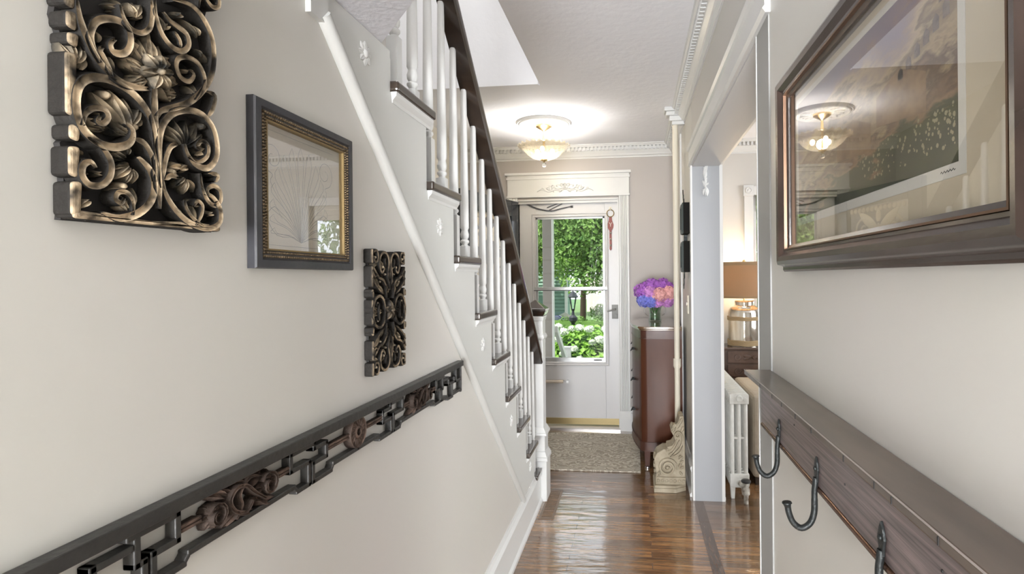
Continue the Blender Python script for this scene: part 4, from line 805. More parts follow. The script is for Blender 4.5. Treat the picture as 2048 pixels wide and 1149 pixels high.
MB().lathe((LX, LY, 0), [(.066, 2.681), (.064, 2.668), (.040, 2.652), (.018, 2.640), (.010, 2.632), (.010, 2.58), (.014, 2.575), (.014, 2.56), (.009, 2.556), (.009, 2.42), (.018, 2.412), (.030, 2.404), (.030, 2.398), (.012, 2.392), (.008, 2.384), (.0, 2.383)], 28).build('stem', BRASS, lt, smooth=40)
CRY = glassmat('crystal_glass', (.96, .91, .80), 1.8, .02, 1.6)
_n = CRY.node_tree.nodes; _l = CRY.node_tree.links; _o = [q for q in _n if q.type == 'OUTPUT_MATERIAL'][0]; _mx = [q for q in _n if q.type == 'MIX_SHADER'][0]
_tl = _n.new('ShaderNodeBsdfTranslucent'); _tl.inputs[0].default_value = (1, .92, .78, 1); _m2 = _n.new('ShaderNodeMixShader'); _m2.inputs[0].default_value = .025
_l.new(_mx.outputs[0], _m2.inputs[1]); _l.new(_tl.outputs[0], _m2.inputs[2]); _l.new(_m2.outputs[0], _o.inputs[0])
bprof = [(.012, 2.402), (.060, 2.407), (.100, 2.422), (.130, 2.443), (.148, 2.464), (.164, 2.484), (.186, 2.498), (.208, 2.508), (.207, 2.518)]
def bowlmod(a, i): return 1+(.032*cos(24*a)*min(1, i/2) if i < 7 else .030*cos(24*a))
vs = MB()
n = 192
for i, (r, z) in enumerate(bprof):
    for k in range(n):
        a = 2*pi*k/n; rr_ = r*bowlmod(a, i); dz = (.007*cos(24*a) if i >= 7 else (.003*cos(24*a) if i == 6 else 0)); vs.v.append((LX+rr_*cos(a), LY+rr_*sin(a), z+dz))
vs.f += [(i*n+k, i*n+(k+1) % n, (i+1)*n+(k+1) % n, (i+1)*n+k) for i in range(len(bprof)-1) for k in range(n)]
gb = vs.build('glass_bowl', CRY, lt, smooth='all'); so = gb.modifiers.new('thickness', 'SOLIDIFY'); so.thickness = .004
BULB = mat('lit_bulb', (1, .9, .75), .4, emit=(1, .86, .66, 9))
for k in range(3):
    a = 2*pi*k/3+.5; MB().sphere((LX+.07*cos(a), LY+.07*sin(a), 2.475), .018, 14, (1, 1, 1.3)).build('bulb', BULB, lt, smooth='all')
MB().sphere((LX, LY, 2.362), .019, 16).build('finial', mat('clear_crystal', (1, 1, 1), 0, trans=1), lt, smooth='all')

# pipe
pp = thing('heating_pipe', (.305, 4.062, 0), 'cream painted vertical heating pipe running from floor to ceiling by the chest', 'pipe')
MB().cyl((.305, 4.062, 0), (.305, 4.062, ZC-.128), .0205, n=20).build('pipe', CREAM, pp, smooth=True)
MB().cyl((.305, 4.062, .785), (.305, 4.062, .845), .029, n=20).cyl((.305, 4.062, .775), (.305, 4.062, .785), .025, n=20).build('coupling', CREAM, pp, smooth=40)

# rug
rg = MB().box(-.86, .030, 4.02, 4.985, .0005, .010)
RUG = mat('beige_rug', (.30, .255, .20), .9); n = RUG.node_tree.nodes; l = RUG.node_tree.links
tc = n.new('ShaderNodeTexCoord'); nz = n.new('ShaderNodeTexNoise'); nz.inputs['Scale'].default_value = 5; nz.inputs['Detail'].default_value = 4; l.new(tc.outputs['Object'], nz.inputs[0])
ad = n.new('ShaderNodeVectorMath'); ad.operation = 'MULTIPLY_ADD'; ad.inputs[1].default_value = (.5, .5, 0); l.new(nz.outputs[1], ad.inputs[0]); l.new(tc.outputs['Object'], ad.inputs[2])
wv = n.new('ShaderNodeTexWave'); wv.wave_type = 'RINGS'; wv.inputs['Scale'].default_value = 8; wv.inputs['Distortion'].default_value = 7; wv.inputs['Detail'].default_value = 4; wv.inputs['Detail Scale'].default_value = 1.6; l.new(ad.outputs[0], wv.inputs[0])
r = n.new('ShaderNodeValToRGB'); r.color_ramp.elements[0].position = .35; r.color_ramp.elements[0].color = (.36, .315, .255, 1); r.color_ramp.elements[1].position = .8; r.color_ramp.elements[1].color = (.60, .56, .48, 1); l.new(wv.outputs[0], r.inputs[0]); l.new(r.outputs[0], n['Principled BSDF'].inputs['Base Color'])
tag(rg.build('entry_rug', RUG, bevel=.003), 'beige and cream swirl patterned rug in front of the entry door', 'rug')

# bow-fronted chest
MAH = mat('mahogany', (.050, .016, .008), .35, col2=(.10, .034, .016), scale=3, stretch=(1, 1, .35), coat=.03, detail=6, spec=.15)
MAHD = mat('dark_mahogany', (.045, .018, .012), .35, col2=(.09, .034, .022), scale=6, coat=.1, spec=.25)
cb = thing('bow_front_chest', (.18, 4.57, 0), 'tall glossy mahogany bow-front chest against the right wall by the entry', 'cabinet')
def bow(g=0, y0=4.112, y1=5.045, xb=.346):
    pts = [(xb, y0-g), (.085, y0-g), (.062, y0+.004-g), (.040-g, y0+.022), (.028-g, y0+.055), (.020-g, y0+.10)]
    for k in range(1, 10): t = k/10; pts.append((.015-g-.045*sin(pi*t), y0+.10+(y1-y0-.20)*t))
    pts += [(.020-g, y1-.10), (.028-g, y1-.055), (.040-g, y1-.022), (.062, y1-.004+g*0), (.085, y1), (xb, y1)]
    return pts
MB().prism([(x, y, .20) for x, y in bow()], (0, 0, .845)).build('body', MAH, cb, smooth=30)
MB().prism([(x, y, 1.045) for x, y in bow(.006)], (0, 0, .012)).prism([(x, y, 1.057) for x, y in bow(.014)], (0, 0, .018)).build('top', mat('chest_top', (.13, .075, .04), .12, col2=(.20, .12, .065), scale=4, coat=1), cb, smooth=30, bevel=.003)
MB().prism([(x, y, .135) for x, y in bow(.004)], (0, 0, .065)).build('apron', MAHD, cb, smooth=30)
MB().prism([(x, y, .985) for x, y in bow(.002)], (0, 0, .06)).build('frieze', MAHD, cb, smooth=30)
MB().prism([(x, y, .196) for x, y in bow(.008)], (0, 0, .007)).prism([(x, y, .132) for x, y in bow(.007)], (0, 0, .006)).prism([(x, y, .982) for x, y in bow(.005)], (0, 0, .004)).build('bead_trim', MAHD, cb, smooth=30)
for (x, y) in [(.082, 4.13), (.325, 4.13), (.082, 5.02), (.325, 5.02)]:
    lg = MB(); w = .024
    lg.add([(x+a*w*s, y+b*w*s, z) for s, z in ((.75, .018), (1, .135)) for a, b in ((-1, -1), (1, -1), (1, 1), (-1, 1))], [(3, 2, 1, 0), (4, 5, 6, 7), (0, 1, 5, 4), (1, 2, 6, 5), (2, 3, 7, 6), (3, 0, 4, 7)])
    lg = lg.build('leg', MAHD, cb, bevel=.003)
    MB().lathe((x, y, 0), [(.018, 0), (.020, .006), (.018, .014), (.010, .018)], 14).build('glide', CHROME, lg, smooth=True)
for k in range(3):
    z = .30+k*.24
    for y in (4.35, 4.80):
        MB().tube([(-.028-.012*sin(pi*q/8), y-.03+.06*q/8, z+.10-.018*sin(pi*q/8)) for q in range(9)], .004, 8).cyl((-.005, y-.03, z+.10), (-.032, y-.03, z+.10), .006, n=8).cyl((-.005, y+.03, z+.10), (-.032, y+.03, z+.10), .006, n=8).build('drawer_pull', IRON, cb, smooth=True)

# vase of hydrangeas
VX, VY, VZ = .165, 4.62, 1.076
vsx = thing('hydrangea_vase', (VX, VY, VZ), 'purple, pink and blue hydrangea bouquet in a small glass vase on the chest', 'flower vase')
VG = glassmat('vase_glass', (.86, .93, .88), 1.6, .02, 1.6)
vb = MB().lathe((VX, VY, VZ), [(.0, 0), (.050, 0), (.054, .006), (.054, .022), (.050, .026), (.047, .030), (.047, .075), (.052, .10), (.060, .125), (.056, .125), (.048, .10), (.043, .075), (.043, .014), (.0, .012)], 28, caps=False)
vb.build('vase', VG, vsx, smooth=40)
for s in (-1, 1):
    hd = MB().tube([(VX+s*q[0], VY, VZ+q[1]) for q in [(.058, .045), (.075, .055), (.088, .080), (.090, .105), (.078, .120)]], .004, 8)
    hd.build('vase_handle', mat('clear_crystal', (1, 1, 1), 0), vsx, smooth=True)
MB().lathe((VX, VY, VZ+.0125), [(.0, 0), (.042, 0), (.042, .058), (.0, .058)], 20, caps=False).build('water', VG, vsx)
stt = MB(); rr = random.Random(4)
for k in range(8): a = 2*pi*k/8; stt.tube([(VX+.028*cos(a+2), VY+.028*sin(a+2), VZ+.018), (VX+.02*cos(a), VY+.02*sin(a), VZ+.09), (VX+.06*cos(a), VY+.06*sin(a), VZ+.17)], .0028, 6)
stt.build('stems', mat('green_stem', (.06, .20, .04), .5), vsx, smooth=True)
def petal_mat(nm, c): return mat(nm, c, .6, col2=tuple(min(1, q*1.9+.03) for q in c), scale=40, amt=.4)
PUR, BLU, PNK, LIL = petal_mat('petal_purple', (.24, .07, .34)), petal_mat('petal_blue', (.14, .16, .50)), petal_mat('petal_pink', (.62, .28, .27)), petal_mat('petal_lilac', (.42, .18, .44))
def floret(mb, c, nrm, r, rot):
    nrm = nrm.normalized(); u = nrm.cross(Z if abs(nrm.z) < .9 else X).normalized(); v = nrm.cross(u)
    for k in range(4):
        a = rot+k*pi/2; d = u*cos(a)+v*sin(a); e = -u*sin(a)+v*cos(a)
        mb.add([c, c+d*r*.5+e*r*.42+nrm*r*.16, c+d*r+nrm*r*.05, c+d*r*.5-e*r*.42+nrm*r*.16], [(0, 1, 2), (0, 2, 3)])
def flower_head(c, R, m, parent, nf=90, fr_=.017, seed=0, sq=.85, name='flower_head'):
    mb = MB(); r_ = random.Random(seed); c = V(c); mb.sphere(c, R*.74, 10, (1, 1, sq))
    for i in range(nf):
        z = 1-2*(i+.5)/nf; a = i*2.39996; q = math.sqrt(1-z*z); d = V((q*cos(a), q*sin(a), z*sq)); floret(mb, c+d*R*(.86+.16*r_.random()), d+V((r_.uniform(-.4, .4), r_.uniform(-.4, .4), r_.uniform(-.4, .4))), fr_*(.8+.4*r_.random()), r_.random()*6)
    return mb.build(name, m, parent)
HC = VZ+.235
for i, (dx, dy, dz, R, m) in enumerate([(-.10, -.02, .02, .082, PUR), (-.085, -.05, -.055, .070, BLU), (-.03, -.06, -.065, .062, BLU), (.035, -.07, -.01, .075, PNK), (.115, -.04, .005, .072, PNK), (.10, -.02, -.060, .066, LIL), (-.03, 0, .065, .075, PUR), (.06, 0, .065, .075, PUR), (-.045, -.055, .01, .066, LIL), (.11, .04, .05, .06, PUR), (0, .08, 0, .085, PUR), (.02, -.06, -.07, .05, LIL)]):
    flower_head((VX+dx, VY+dy, HC+dz), R*.97, m, vsx, seed=i)

# corbel standing on the floor
ST = mat('cream_plaster', (.47, .41, .31), .75, col2=(.28, .235, .16), scale=14, bump=.3, bscale=60)
cr = thing('plaster_corbel', (.22, 3.8, 0), 'large cream plaster scroll corbel standing on the floor beside the opening', 'corbel')
OUT = [(.136, .084), (.126, .153), (.119, .21), (.138, .248), (.182, .276), (.209, .276), (.206, .292), (.24, .301), (.264, .336), (.248, .372), (.231, .404), (.244, .43), (.267, .42), (.283, .463), (.291, .502), (.32, .504), (.325, .427), (.328, .084)]
MB().prism([(x, 3.715, z) for x, z in OUT], (0, .15, 0)).build('body', ST, cr, bevel=.006)
MB().prism([(.115, 3.665, 0), (.262, 3.665, 0), (.330, 3.715, 0), (.330, 3.92, 0), (.115, 3.92, 0)], (0, 0, .028)).prism([(.119, 3.672, .028), (.258, 3.672, .028), (.330, 3.72, .028), (.330, 3.915, .028), (.119, 3.915, .028)], (0, 0, .016)).box(.128, .328, 3.70, 3.90, .044, .092).build('base', ST, cr, bevel=.003)
FC = (V((0, 3.714, 0)), X, Z, -Y); rc = MB()
rc.ribbon(FC, spiral((.208, .158), .066, .010, -.2, 2.1, 40), .017, -.002, .017, sub=1)
rc.dome(FC, (.208, .156), .012, 0, .022)
rc.ribbon(FC, [(.232, .232), (.262, .262), (.296, .300), (.308, .345), (.302, .385), (.280, .400), (.262, .385), (.264, .366), (.280, .362), (.286, .374)], .013, -.002, .016)
rc.ribbon(FC, [(.215, .245), (.245, .262), (.270, .30), (.290, .345)], .012, -.002, .014)
rc.ribbon(FC, [(.212, .268), (.238, .280), (.262, .320), (.272, .350)], .009, -.002, .012)
rc.ribbon(FC, [(.225, .228), (.265, .242), (.296, .268), (.312, .305)], .010, -.002, .013)
for (a, b, w) in [((.245, .42), (.270, .455), .5), ((.27, .425), (.295, .47), .5), ((.285, .45), (.310, .495), .5), ((.24, .40), (.262, .425), .6), ((.30, .40), (.318, .44), .5), ((.285, .21), (.312, .235), .6), ((.29, .19), (.318, .205), .6), ((.285, .165), (.300, .190), .6), ((.295, .15), (.318, .17), .6), ((.29, .13), (.306, .105), .6), ((.212, .285), (.200, .262), .7), ((.30, .24), (.282, .225), .6), ((.145, .12), (.130, .085), .5), ((.15, .13), (.155, .095), .5)]: rc.leaf(FC, a, b, w, -.002, .014)
for k in range(7): rc.dome((V((0, 3.70, 0)), X, Z, -Y), (.145+k*.028, .070), .011, 0, .009, 10); 
rc.build('carved_scrolls', ST, cr, smooth=60)
sd_ = MB(); FSx = (V((.127, 0, 0)), Y, Z, -X)
for k in range(5): sd_.leaf((V((.126, 3.79, 0)), Y, Z, -X), (0, .10+k*.03), (.05*(1 if k % 2 else -1), .13+k*.03), .5, -.004, .012)
sd_.build('carved_front', ST, cr, smooth=60)
# hall floor vent
vn = MB().box(-.59, -.50, 3.20, 3.23, 0, .003).box(-.59, -.50, 3.62, 3.65, 0, .003).box(-.59, -.578, 3.23, 3.62, 0, .003).box(-.512, -.50, 3.23, 3.62, 0, .003)
for k in range(18): vn.box(-.578, -.512, 3.24+k*.021, 3.249+k*.021, 0, .0025)
tag(vn.build('floor_vent', mat('vent_wood', (.16, .10, .06), .35)), 'wooden floor vent grille set beside the newel post', 'vent')

# ================================================================ SIDE ROOM
RAD = mat('radiator_white', (.60, .60, .57), .4, col2=(.52, .51, .47), scale=30, bump=.15, bscale=60)
rd_ = thing('radiator', (.665, 4.15, 0), 'white cast iron column radiator behind the grey jamb in the side room', 'radiator')
s0 = None; ry0 = 3.62; npc = 20; pitch = .052
for i in range(npc):
    y = ry0+i*pitch
    if s0 is None:
        sec = MB(); cxs = (.622, .665, .708)
        for cx_ in cxs: sec.tube([(cx_, y, .13), (cx_, y, .655)], .0135, 10)
        for z in (.395,): sec.box(.622, .708, y-.007, y+.007, z-.008, z+.008)
        def lobe(z0, z1, tb):
            pts = [(.604, z0), (.607, z0+.01)]+[(.665+.061*cos(a), z1+.012*sin(a)-.012) for a in [pi*(1-k/10) for k in range(11)]]+[(.726, z0)]
            sec.prism([(px, y-.019, pz) for px, pz in pts], (0, .038, 0))
        lobe(.618, .690, 1)
        sec.prism([(px, y-.019, pz) for px, pz in [(.604, .165), (.604, .085), (.62, .075), (.71, .075), (.726, .085), (.726, .165)]], (0, .038, 0))
        for z in (.655, .11): sec.cyl((.665, y-.026, z), (.665, y+.026, z), .022, n=14)
        s0 = sec.build('section', RAD, rd_, smooth=35, bevel=.004); 
    else:
        c = s0.copy(); C.objects.link(c); c.location = s0.location+V((0, i*pitch, 0))
for cx_ in (.622, .708): 
    for yy in (ry0, ry0+(npc-1)*pitch): MB().prism([(cx_-.016, yy-.016, .085), (cx_+.016, yy-.016, .085), (cx_+.011, yy-.014, .0), (cx_-.011, yy-.014, .0)], (0, .03, 0)).build('foot', RAD, rd_, bevel=.003)
MB().lathe((.665, ry0-.026, .655), [(.018, 0), (.018, -.006), (.010, -.006), (.008, -.003)], 18, axis='y').lathe((.625, ry0-.019, .650), [(.012, 0), (.012, -.005), (.006, -.005)], 14, axis='y').lathe((.705, ry0-.019, .650), [(.012, 0), (.012, -.005), (.006, -.005)], 14, axis='y').build('end_medallion', RAD, rd_, smooth=40)
vlv = MB().cyl((.690, ry0-.085, .0), (.690, ry0-.085, .10), .014, n=12).tube([(.690, ry0-.085, .06), (.688, ry0-.085, .09), (.682, ry0-.05, .105), (.668, ry0-.02, .11)], [.024, .027, .022, .020], 12).cyl((.690, ry0-.085, .10), (.690, ry0-.085, .135), .011, n=12).build('valve', mat('chipped_white', (.55, .53, .47), .6, col2=(.16, .13, .10), scale=30, amt=.3), rd_, smooth=40)
MB().lathe((.690, ry0-.085, .135), [(.012, 0), (.030, .003), (.031, .012), (.024, .018), (.0, .019)], 18).build('valve_knob', mat('knob_black', (.02, .02, .02), .4), rd_, smooth=40)

WB = mat('brown_carved_wood', (.050, .028, .020), .32, col2=(.115, .065, .045), scale=10, coat=.3, bump=.15, bscale=50)
dz = thing('carved_dresser', (1.02, 4.95, 0), 'dark carved wooden chest of drawers under the lamp in the side room', 'dresser')
dx0, dx1, dy0, dy1, dzt = .735, 1.28, 4.79, 5.09, .835
MB().box(dx0, dx1, dy0+.01, dy1, .32, dzt-.02).build('body', WB, dz, bevel=.004)
MB().box(dx0-.015, dx1+.015, dy0-.01, dy1, dzt-.02, dzt).build('top', mat('dresser_top', (.10, .065, .05), .25, coat=.5), dz, bevel=.005)
for k in range(4):
    z0 = .345+k*.118; d = MB().box(dx0+.055, dx1-.055, dy0-.004, dy0+.012, z0, z0+.104).build('drawer', WB, dz, bevel=.004)
    fm_ = MB(); FDd = (V(((dx0+dx1)/2, dy0-.004, z0+.052)), X, Z, -Y)
    for s in (-1, 1):
        fm_.ribbon(FDd, [(s*q[0], q[1]) for q in spiral((.13, 0), .035, .01, pi, 1.3, 16)], .009, 0, .006, sub=1); fm_.leaf(FDd, (s*.02, 0), (s*.09, .015), .4, 0, .006); fm_.leaf(FDd, (s*.02, 0), (s*.085, -.02), .4, 0, .006)
    fm_.build('carving', WB, d, smooth=60)
    MB().lathe(((dx0+dx1)/2, dy0-.004, z0+.052), [(.008, 0), (.006, -.012), (.016, -.020), (.012, -.028)], 14, axis='y').build('knob', WB, d, smooth=40)
for (x, y) in ((dx0+.03, dy0+.04), (dx1-.03, dy0+.04), (dx0+.03, dy1-.04), (dx1-.03, dy1-.04)): MB().lathe((x, y, 0), [(.012, 0), (.020, .02), (.014, .05), (.022, .12), (.016, .2), (.024, .26), (.024, .32)], 14).build('leg', WB, dz, smooth=40)
tl = thing('table_lamp', (.965, 4.945, dzt), 'mercury glass table lamp with brown drum shade standing on the carved dresser', 'lamp')
TX, TY = .965, 4.945; MER = mat('mercury_glass', (.80, .76, .70), .08, .95, col2=(.50, .44, .36), scale=6, stretch=(6, 6, .8), bump=.08, bscale=8)
MB().lathe((TX, TY, dzt), [(0, .001), (.138, .001), (.140, .012), (.140, .285), (.135, .315), (.120, .338), (.092, .352), (.084, .358), (.084, .372), (.086, .390), (.080, .40), (0, .402)], 40).build('lamp_base', MER, tl, smooth=40)
JUTE = mat('jute_rope', (.38, .28, .16), .8, bump=.5, bscale=150)
for grp in ((.012, .024, .036, .048), (.232, .243, .254)):
    rp = MB()
    for zz in grp: rp.tube([(TX+.143*cos(2*pi*k/32), TY+.143*sin(2*pi*k/32), dzt+zz+.002*sin(5*2*pi*k/32)) for k in range(32)], .0065, 7, closed=True)
    rp.build('rope_band', JUTE, tl, smooth=True)
MB().cyl((TX, TY, dzt+.40), (TX, TY, dzt+.73), .006, n=10).lathe((TX, TY, dzt+.745), [(.004, -.02), (.016, -.008), (.018, 0), (.012, .014), (0, .02)], 14).build('lamp_rod', BRASS, tl, smooth=40)
SHADE = mat('brown_fabric_shade', (.36, .24, .14), .8, bump=.1, bscale=200)
_n = SHADE.node_tree.nodes; _l = SHADE.node_tree.links; _o = [q for q in _n if q.type == 'OUTPUT_MATERIAL'][0]; _tl = _n.new('ShaderNodeBsdfTranslucent'); _tl.inputs[0].default_value = (.55, .36, .20, 1); _m = _n.new('ShaderNodeMixShader'); _m.inputs[0].default_value = .25
_l.new(_n['Principled BSDF'].outputs[0], _m.inputs[1]); _l.new(_tl.outputs[0], _m.inputs[2]); _l.new(_m.outputs[0], _o.inputs[0])
sz0, sz1 = 1.262, 1.572
MB().lathe((TX, TY, 0), [(.262, sz0), (.250, sz1), (.247, sz1), (.259, sz0), (.262, sz0)], 48, caps=False).build('lamp_shade', SHADE, tl, smooth=40)
MB().lathe((TX, TY, 0), [(.264, sz0), (.2632, sz0+.016), (.2605, sz0+.016), (.2605, sz0)], 48, caps=False).lathe((TX, TY, 0), [(.2535, sz1-.028), (.2525, sz1+.002), (.247, sz1+.002), (.247, sz1-.028)], 48, caps=False).build('shade_trim', mat('shade_trim_cloth', (.30, .20, .11), .8), tl, smooth=40)
MB().box(TX-.247, TX+.247, TY-.002, TY+.002, sz1-.012, sz1-.008).box(TX-.002, TX+.002, TY-.247, TY+.247, sz1-.012, sz1-.008).build('shade_spider', BRASS, tl)
MB().sphere((TX, TY, 1.40), .030, 14, (1, 1, 1.3)).build('bulb', mat('lamp_bulb', (1, .9, .75), .4, emit=(1, .78, .48, 5)), tl, smooth='all')
lamp('table_lamp_light', 'POINT', (TX, TY, 1.50), 6, (1, .80, .55), rad=.04)
# slipcovered armchair beyond the radiator
BE = mat('beige_linen', (.42, .36, .28), .85, col2=(.37, .31, .24), scale=20, bump=.2, bscale=150)
ac = thing('armchair', (1.25, 4.1, 0), 'beige slipcovered armchair in the side room just past the radiator', 'armchair')
MB().box(.835, 1.75, 3.85, 4.55, .05, .40).build('seat', BE, ac, bevel=.02)
MB().box(.800, .945, 3.84, 4.56, .05, .625).build('arm', BE, ac, bevel=.03, seg=3)
MB().box(1.64, 1.785, 3.84, 4.56, .05, .625).build('arm', BE, ac, bevel=.03, seg=3)
MB().box(.95, 1.635, 4.40, 4.60, .40, .66).build('backrest', BE, ac, bevel=.04, seg=3)
for (x, y) in ((.84, 3.88), (1.74, 3.88), (.84, 4.52), (1.74, 4.52)): MB().box(x-.02, x+.02, y-.02, y+.02, 0, .05).build('leg', DARK, ac)
# roman shade in the window
rs = MB()
for k in range(3): rs.box(1.122, 1.968, YF+.012-.004*k, YF+.026+.002*k, 2.05+k*.05, 2.11+k*.05)
tag(rs.build('roman_shade', mat('pale_linen', (.62, .60, .55), .85, bump=.2, bscale=100), bevel=.004), 'pale linen roman shade gathered at the top of the side room window', 'window shade')

# ================================================================ OUTDOORS
GZ = -.95
struct(MB().box(-30, 30, YF+.13, 60, GZ-.1, GZ), 'ground', mat('lawn', (.04, .10, .02), .9, col2=(.08, .15, .035), scale=3))
struct(MB().box(-4, 4.2, YF+.125, 7.15, -.22, -.06), 'porch_floor', mat('porch_grey', (.35, .35, .34), .6))
struct(MB().box(-4, 4.2, YF+.125, 7.3, 2.62, 2.72), 'porch_ceiling', mat('porch_white', (.6, .6, .58), .6))
PW = mat('porch_paint', (.27, .24, .21), .55); PWH = mat('porch_trim_white', (.72, .71, .68), .55)
ppst = thing('porch_post', (-1.13, 7.0, -.06), 'square taupe porch post seen through the storm door glass', 'post')
MB().box(-1.195, -1.075, 6.94, 7.06, -.06, 2.62).build('shaft', PW, ppst, bevel=.005)
MB().box(-1.075, -1.060, 6.935, 7.065, -.06, 2.62).build('edge_trim', PWH, ppst)
pr_ = thing('porch_railing', (-2.0, 7.0, -.06), 'low painted porch railing left of the porch post', 'railing')
MB().box(-3.5, -1.2, 6.97, 7.03, .82, .87).box(-3.5, -1.2, 6.98, 7.02, .05, .09).build('rail', PW, pr_)
for k in range(16): MB().box(-3.4+k*.14, -3.37+k*.14, 6.985, 7.015, .09, .82).build('spindle', PWH, pr_)
sr_ = thing('step_railing', (-1.05, 7.6, GZ), 'white sloping hand railing of the porch steps, beyond the post', 'railing')
MB().prism([(-1.075, 7.08, .73), (-1.075, 7.08, .81), (-1.075, 8.15, .22), (-1.075, 8.15, .14)], (.05, 0, 0)).build('rail', PWH, sr_)
MB().box(-1.10, -.985, 8.12, 8.235, GZ, .38).box(-1.11, -.975, 8.11, 8.245, .38, .40).build('step_post', PWH, sr_, bevel=.004)
struct(MB().box(-1.0, .2, 7.15, 7.5, -.42, -.25).box(-1.0, .2, 7.5, 7.85, -.62, -.45).box(-1.0, .2, 7.85, 8.2, -.82, -.65), 'porch_steps', mat('porch_grey', (.35, .35, .34)))

def leafmat(name, c1, c2, tr=.35, scale=3):
    m = mat(name, c1, .55, col2=c2, scale=scale, amt=.5, detail=6); n = m.node_tree.nodes; l = m.node_tree.links
    o = [q for q in n if q.type == 'OUTPUT_MATERIAL'][0]; t = n.new('ShaderNodeBsdfTranslucent'); x = n.new('ShaderNodeMixShader'); x.inputs[0].default_value = tr
    r = [q for q in n if q.type == 'VALTORGB'][0]; l.new(r.outputs[0], t.inputs[0]); l.new(n['Principled BSDF'].outputs[0], x.inputs[1]); l.new(t.outputs[0], x.inputs[2]); l.new(x.outputs[0], o.inputs[0]); return m
def foliage(blobs, n, size, seed, fill=.5, droop=.3):
    mb = MB(); r = random.Random(seed); tot = sum(b[3]*b[4]*b[5] for b in blobs)
    for (cx, cy, cz, rx, ry, rz) in blobs:
        for i in range(int(n*(rx*ry*rz)/tot)+1):
            d = V((r.gauss(0, 1), r.gauss(0, 1), r.gauss(0, 1))).normalized(); k = (fill+(1-fill)*r.random())
            k *= 1+.10*sin(7*d.x+seed)*cos(6*d.z+seed)
            c = V((cx+d.x*rx*k, cy+d.y*ry*k, cz+d.z*rz*k)); s = size*(.6+.8*r.random())
            nn = (d+V((r.uniform(-.8, .8), r.uniform(-.8, .8), r.uniform(-.3, 1)))).normalized()
            u = nn.cross(V((r.uniform(-1, 1), r.uniform(-1, 1), r.uniform(-1, 1)))).normalized(); v = nn.cross(u)
            mb.add([c-u*s*.5, c-u*s*.1+v*s*.32+nn*s*.06, c+u*s*.55-nn*s*.12, c-u*s*.1-v*s*.32+nn*s*.06], [(0, 1, 2), (0, 2, 3)])
    return mb
def tree(x, y, h, blobs, n, size, m, label, seed, tr=.16):
    t = thing('tree', (x, y, GZ), label, 'tree', 'trees across the front yard')
    MB().tube([(x, y, GZ), (x+.05, y, GZ+h*.3), (x-.03, y, GZ+h*.55), (x+.1, y, GZ+h*.9)], [tr*1.2, tr, tr*.8, tr*.3], 12).build('trunk', mat('bark', (.10, .065, .04), .9, bump=.6, bscale=12), t, smooth=True)
    foliage(blobs, n, size, seed).build('crown', m, t); return t
G1 = leafmat('maple_green', (.035, .115, .02), (.24, .40, .08)); G2 = leafmat('light_green', (.10, .22, .035), (.34, .46, .12)); G3 = leafmat('yard_green', (.06, .15, .03), (.24, .38, .09))
tree(-1.72, 17.5, 7, [(-.8, 16.6, 1.75, 1.0, .8, .75), (-1.55, 16.3, 1.35, .75, .6, .5), (-1.9, 16.8, 2.2, .9, .8, .8), (-1.5, 17.0, 3.4, 1.7, 1.6, 2.0), (-.7, 16.5, 2.2, 1.0, 1.0, .9), (-2.2, 17, 4.8, 1.8, 1.5, 1.4), (-.6, 17, 4.2, 1.5, 1.3, 1.5)], 26000, .12, G1, 'dark green maple tree in the centre of the storm door view', 1, .09)
tree(-6.2, 21.8, 8, [(-4.4, 21.2, 4.0, 1.8, 1.2, 2.6), (-5.9, 21.6, 2.8, 1.8, 1.3, 2.2), (-3.4, 21.6, 3.6, 1.3, 1.2, 2.3)], 18000, .16, G2, 'pale green tree at the left of the storm door view', 2)
tree(1.8, 21.6, 8, [(1.2, 21.6, 3.6, 2.3, 1.8, 2.6), (.2, 22, 5.4, 2.6, 1.8, 1.6), (2.8, 21.6, 2.8, 1.8, 1.6, 2.4)], 18000, .15, G3, 'green tree standing right of the dark maple', 3)
tree(-1.5, 33, 11, [(-1.0, 33, 5.4, 5.5, 2.2, 3.4)], 12000, .25, G2, 'tall light green tree farthest back behind the others', 4)
tree(4.6, 12.5, 7, [(4.3, 12.5, 2.6, 2.0, 1.8, 2.6), (3.0, 13.5, 3.6, 1.6, 1.4, 2.0), (3.6, 12.8, 1.0, 1.6, 1.4, 1.3)], 12000, .17, G3, 'bushy green tree outside the side room window', 5)
tree(8.5, 4.5, 7, [(8.5, 4.0, 2.2, 1.8, 3.2, 2.6), (9.0, 1.0, 2.4, 1.6, 2.4, 2.4)], 9000, .20, G2, 'light green tree beside the house, outside the side room', 6)
# clipped hedge
hg = foliage([(-2.6+i*.5, 16.0, -.35, .42, .45, .66) for i in range(12)], 12000, .075, 11, fill=.8)
for i in range(1): hg.box(-2.8, 3.1, 15.7, 16.3, GZ, .16)
tag(hg.build('hedge', leafmat('hedge_green', (.05, .13, .02), (.14, .27, .05))), 'long clipped green hedge crossing the yard behind the lamp post', 'hedge')
sb2 = foliage([(-.95, 17.3, .35, .55, .45, .30)], 1500, .07, 12)
tag(sb2.build('round_shrub', G3), 'small rounded shrub peeking over the hedge', 'shrub')
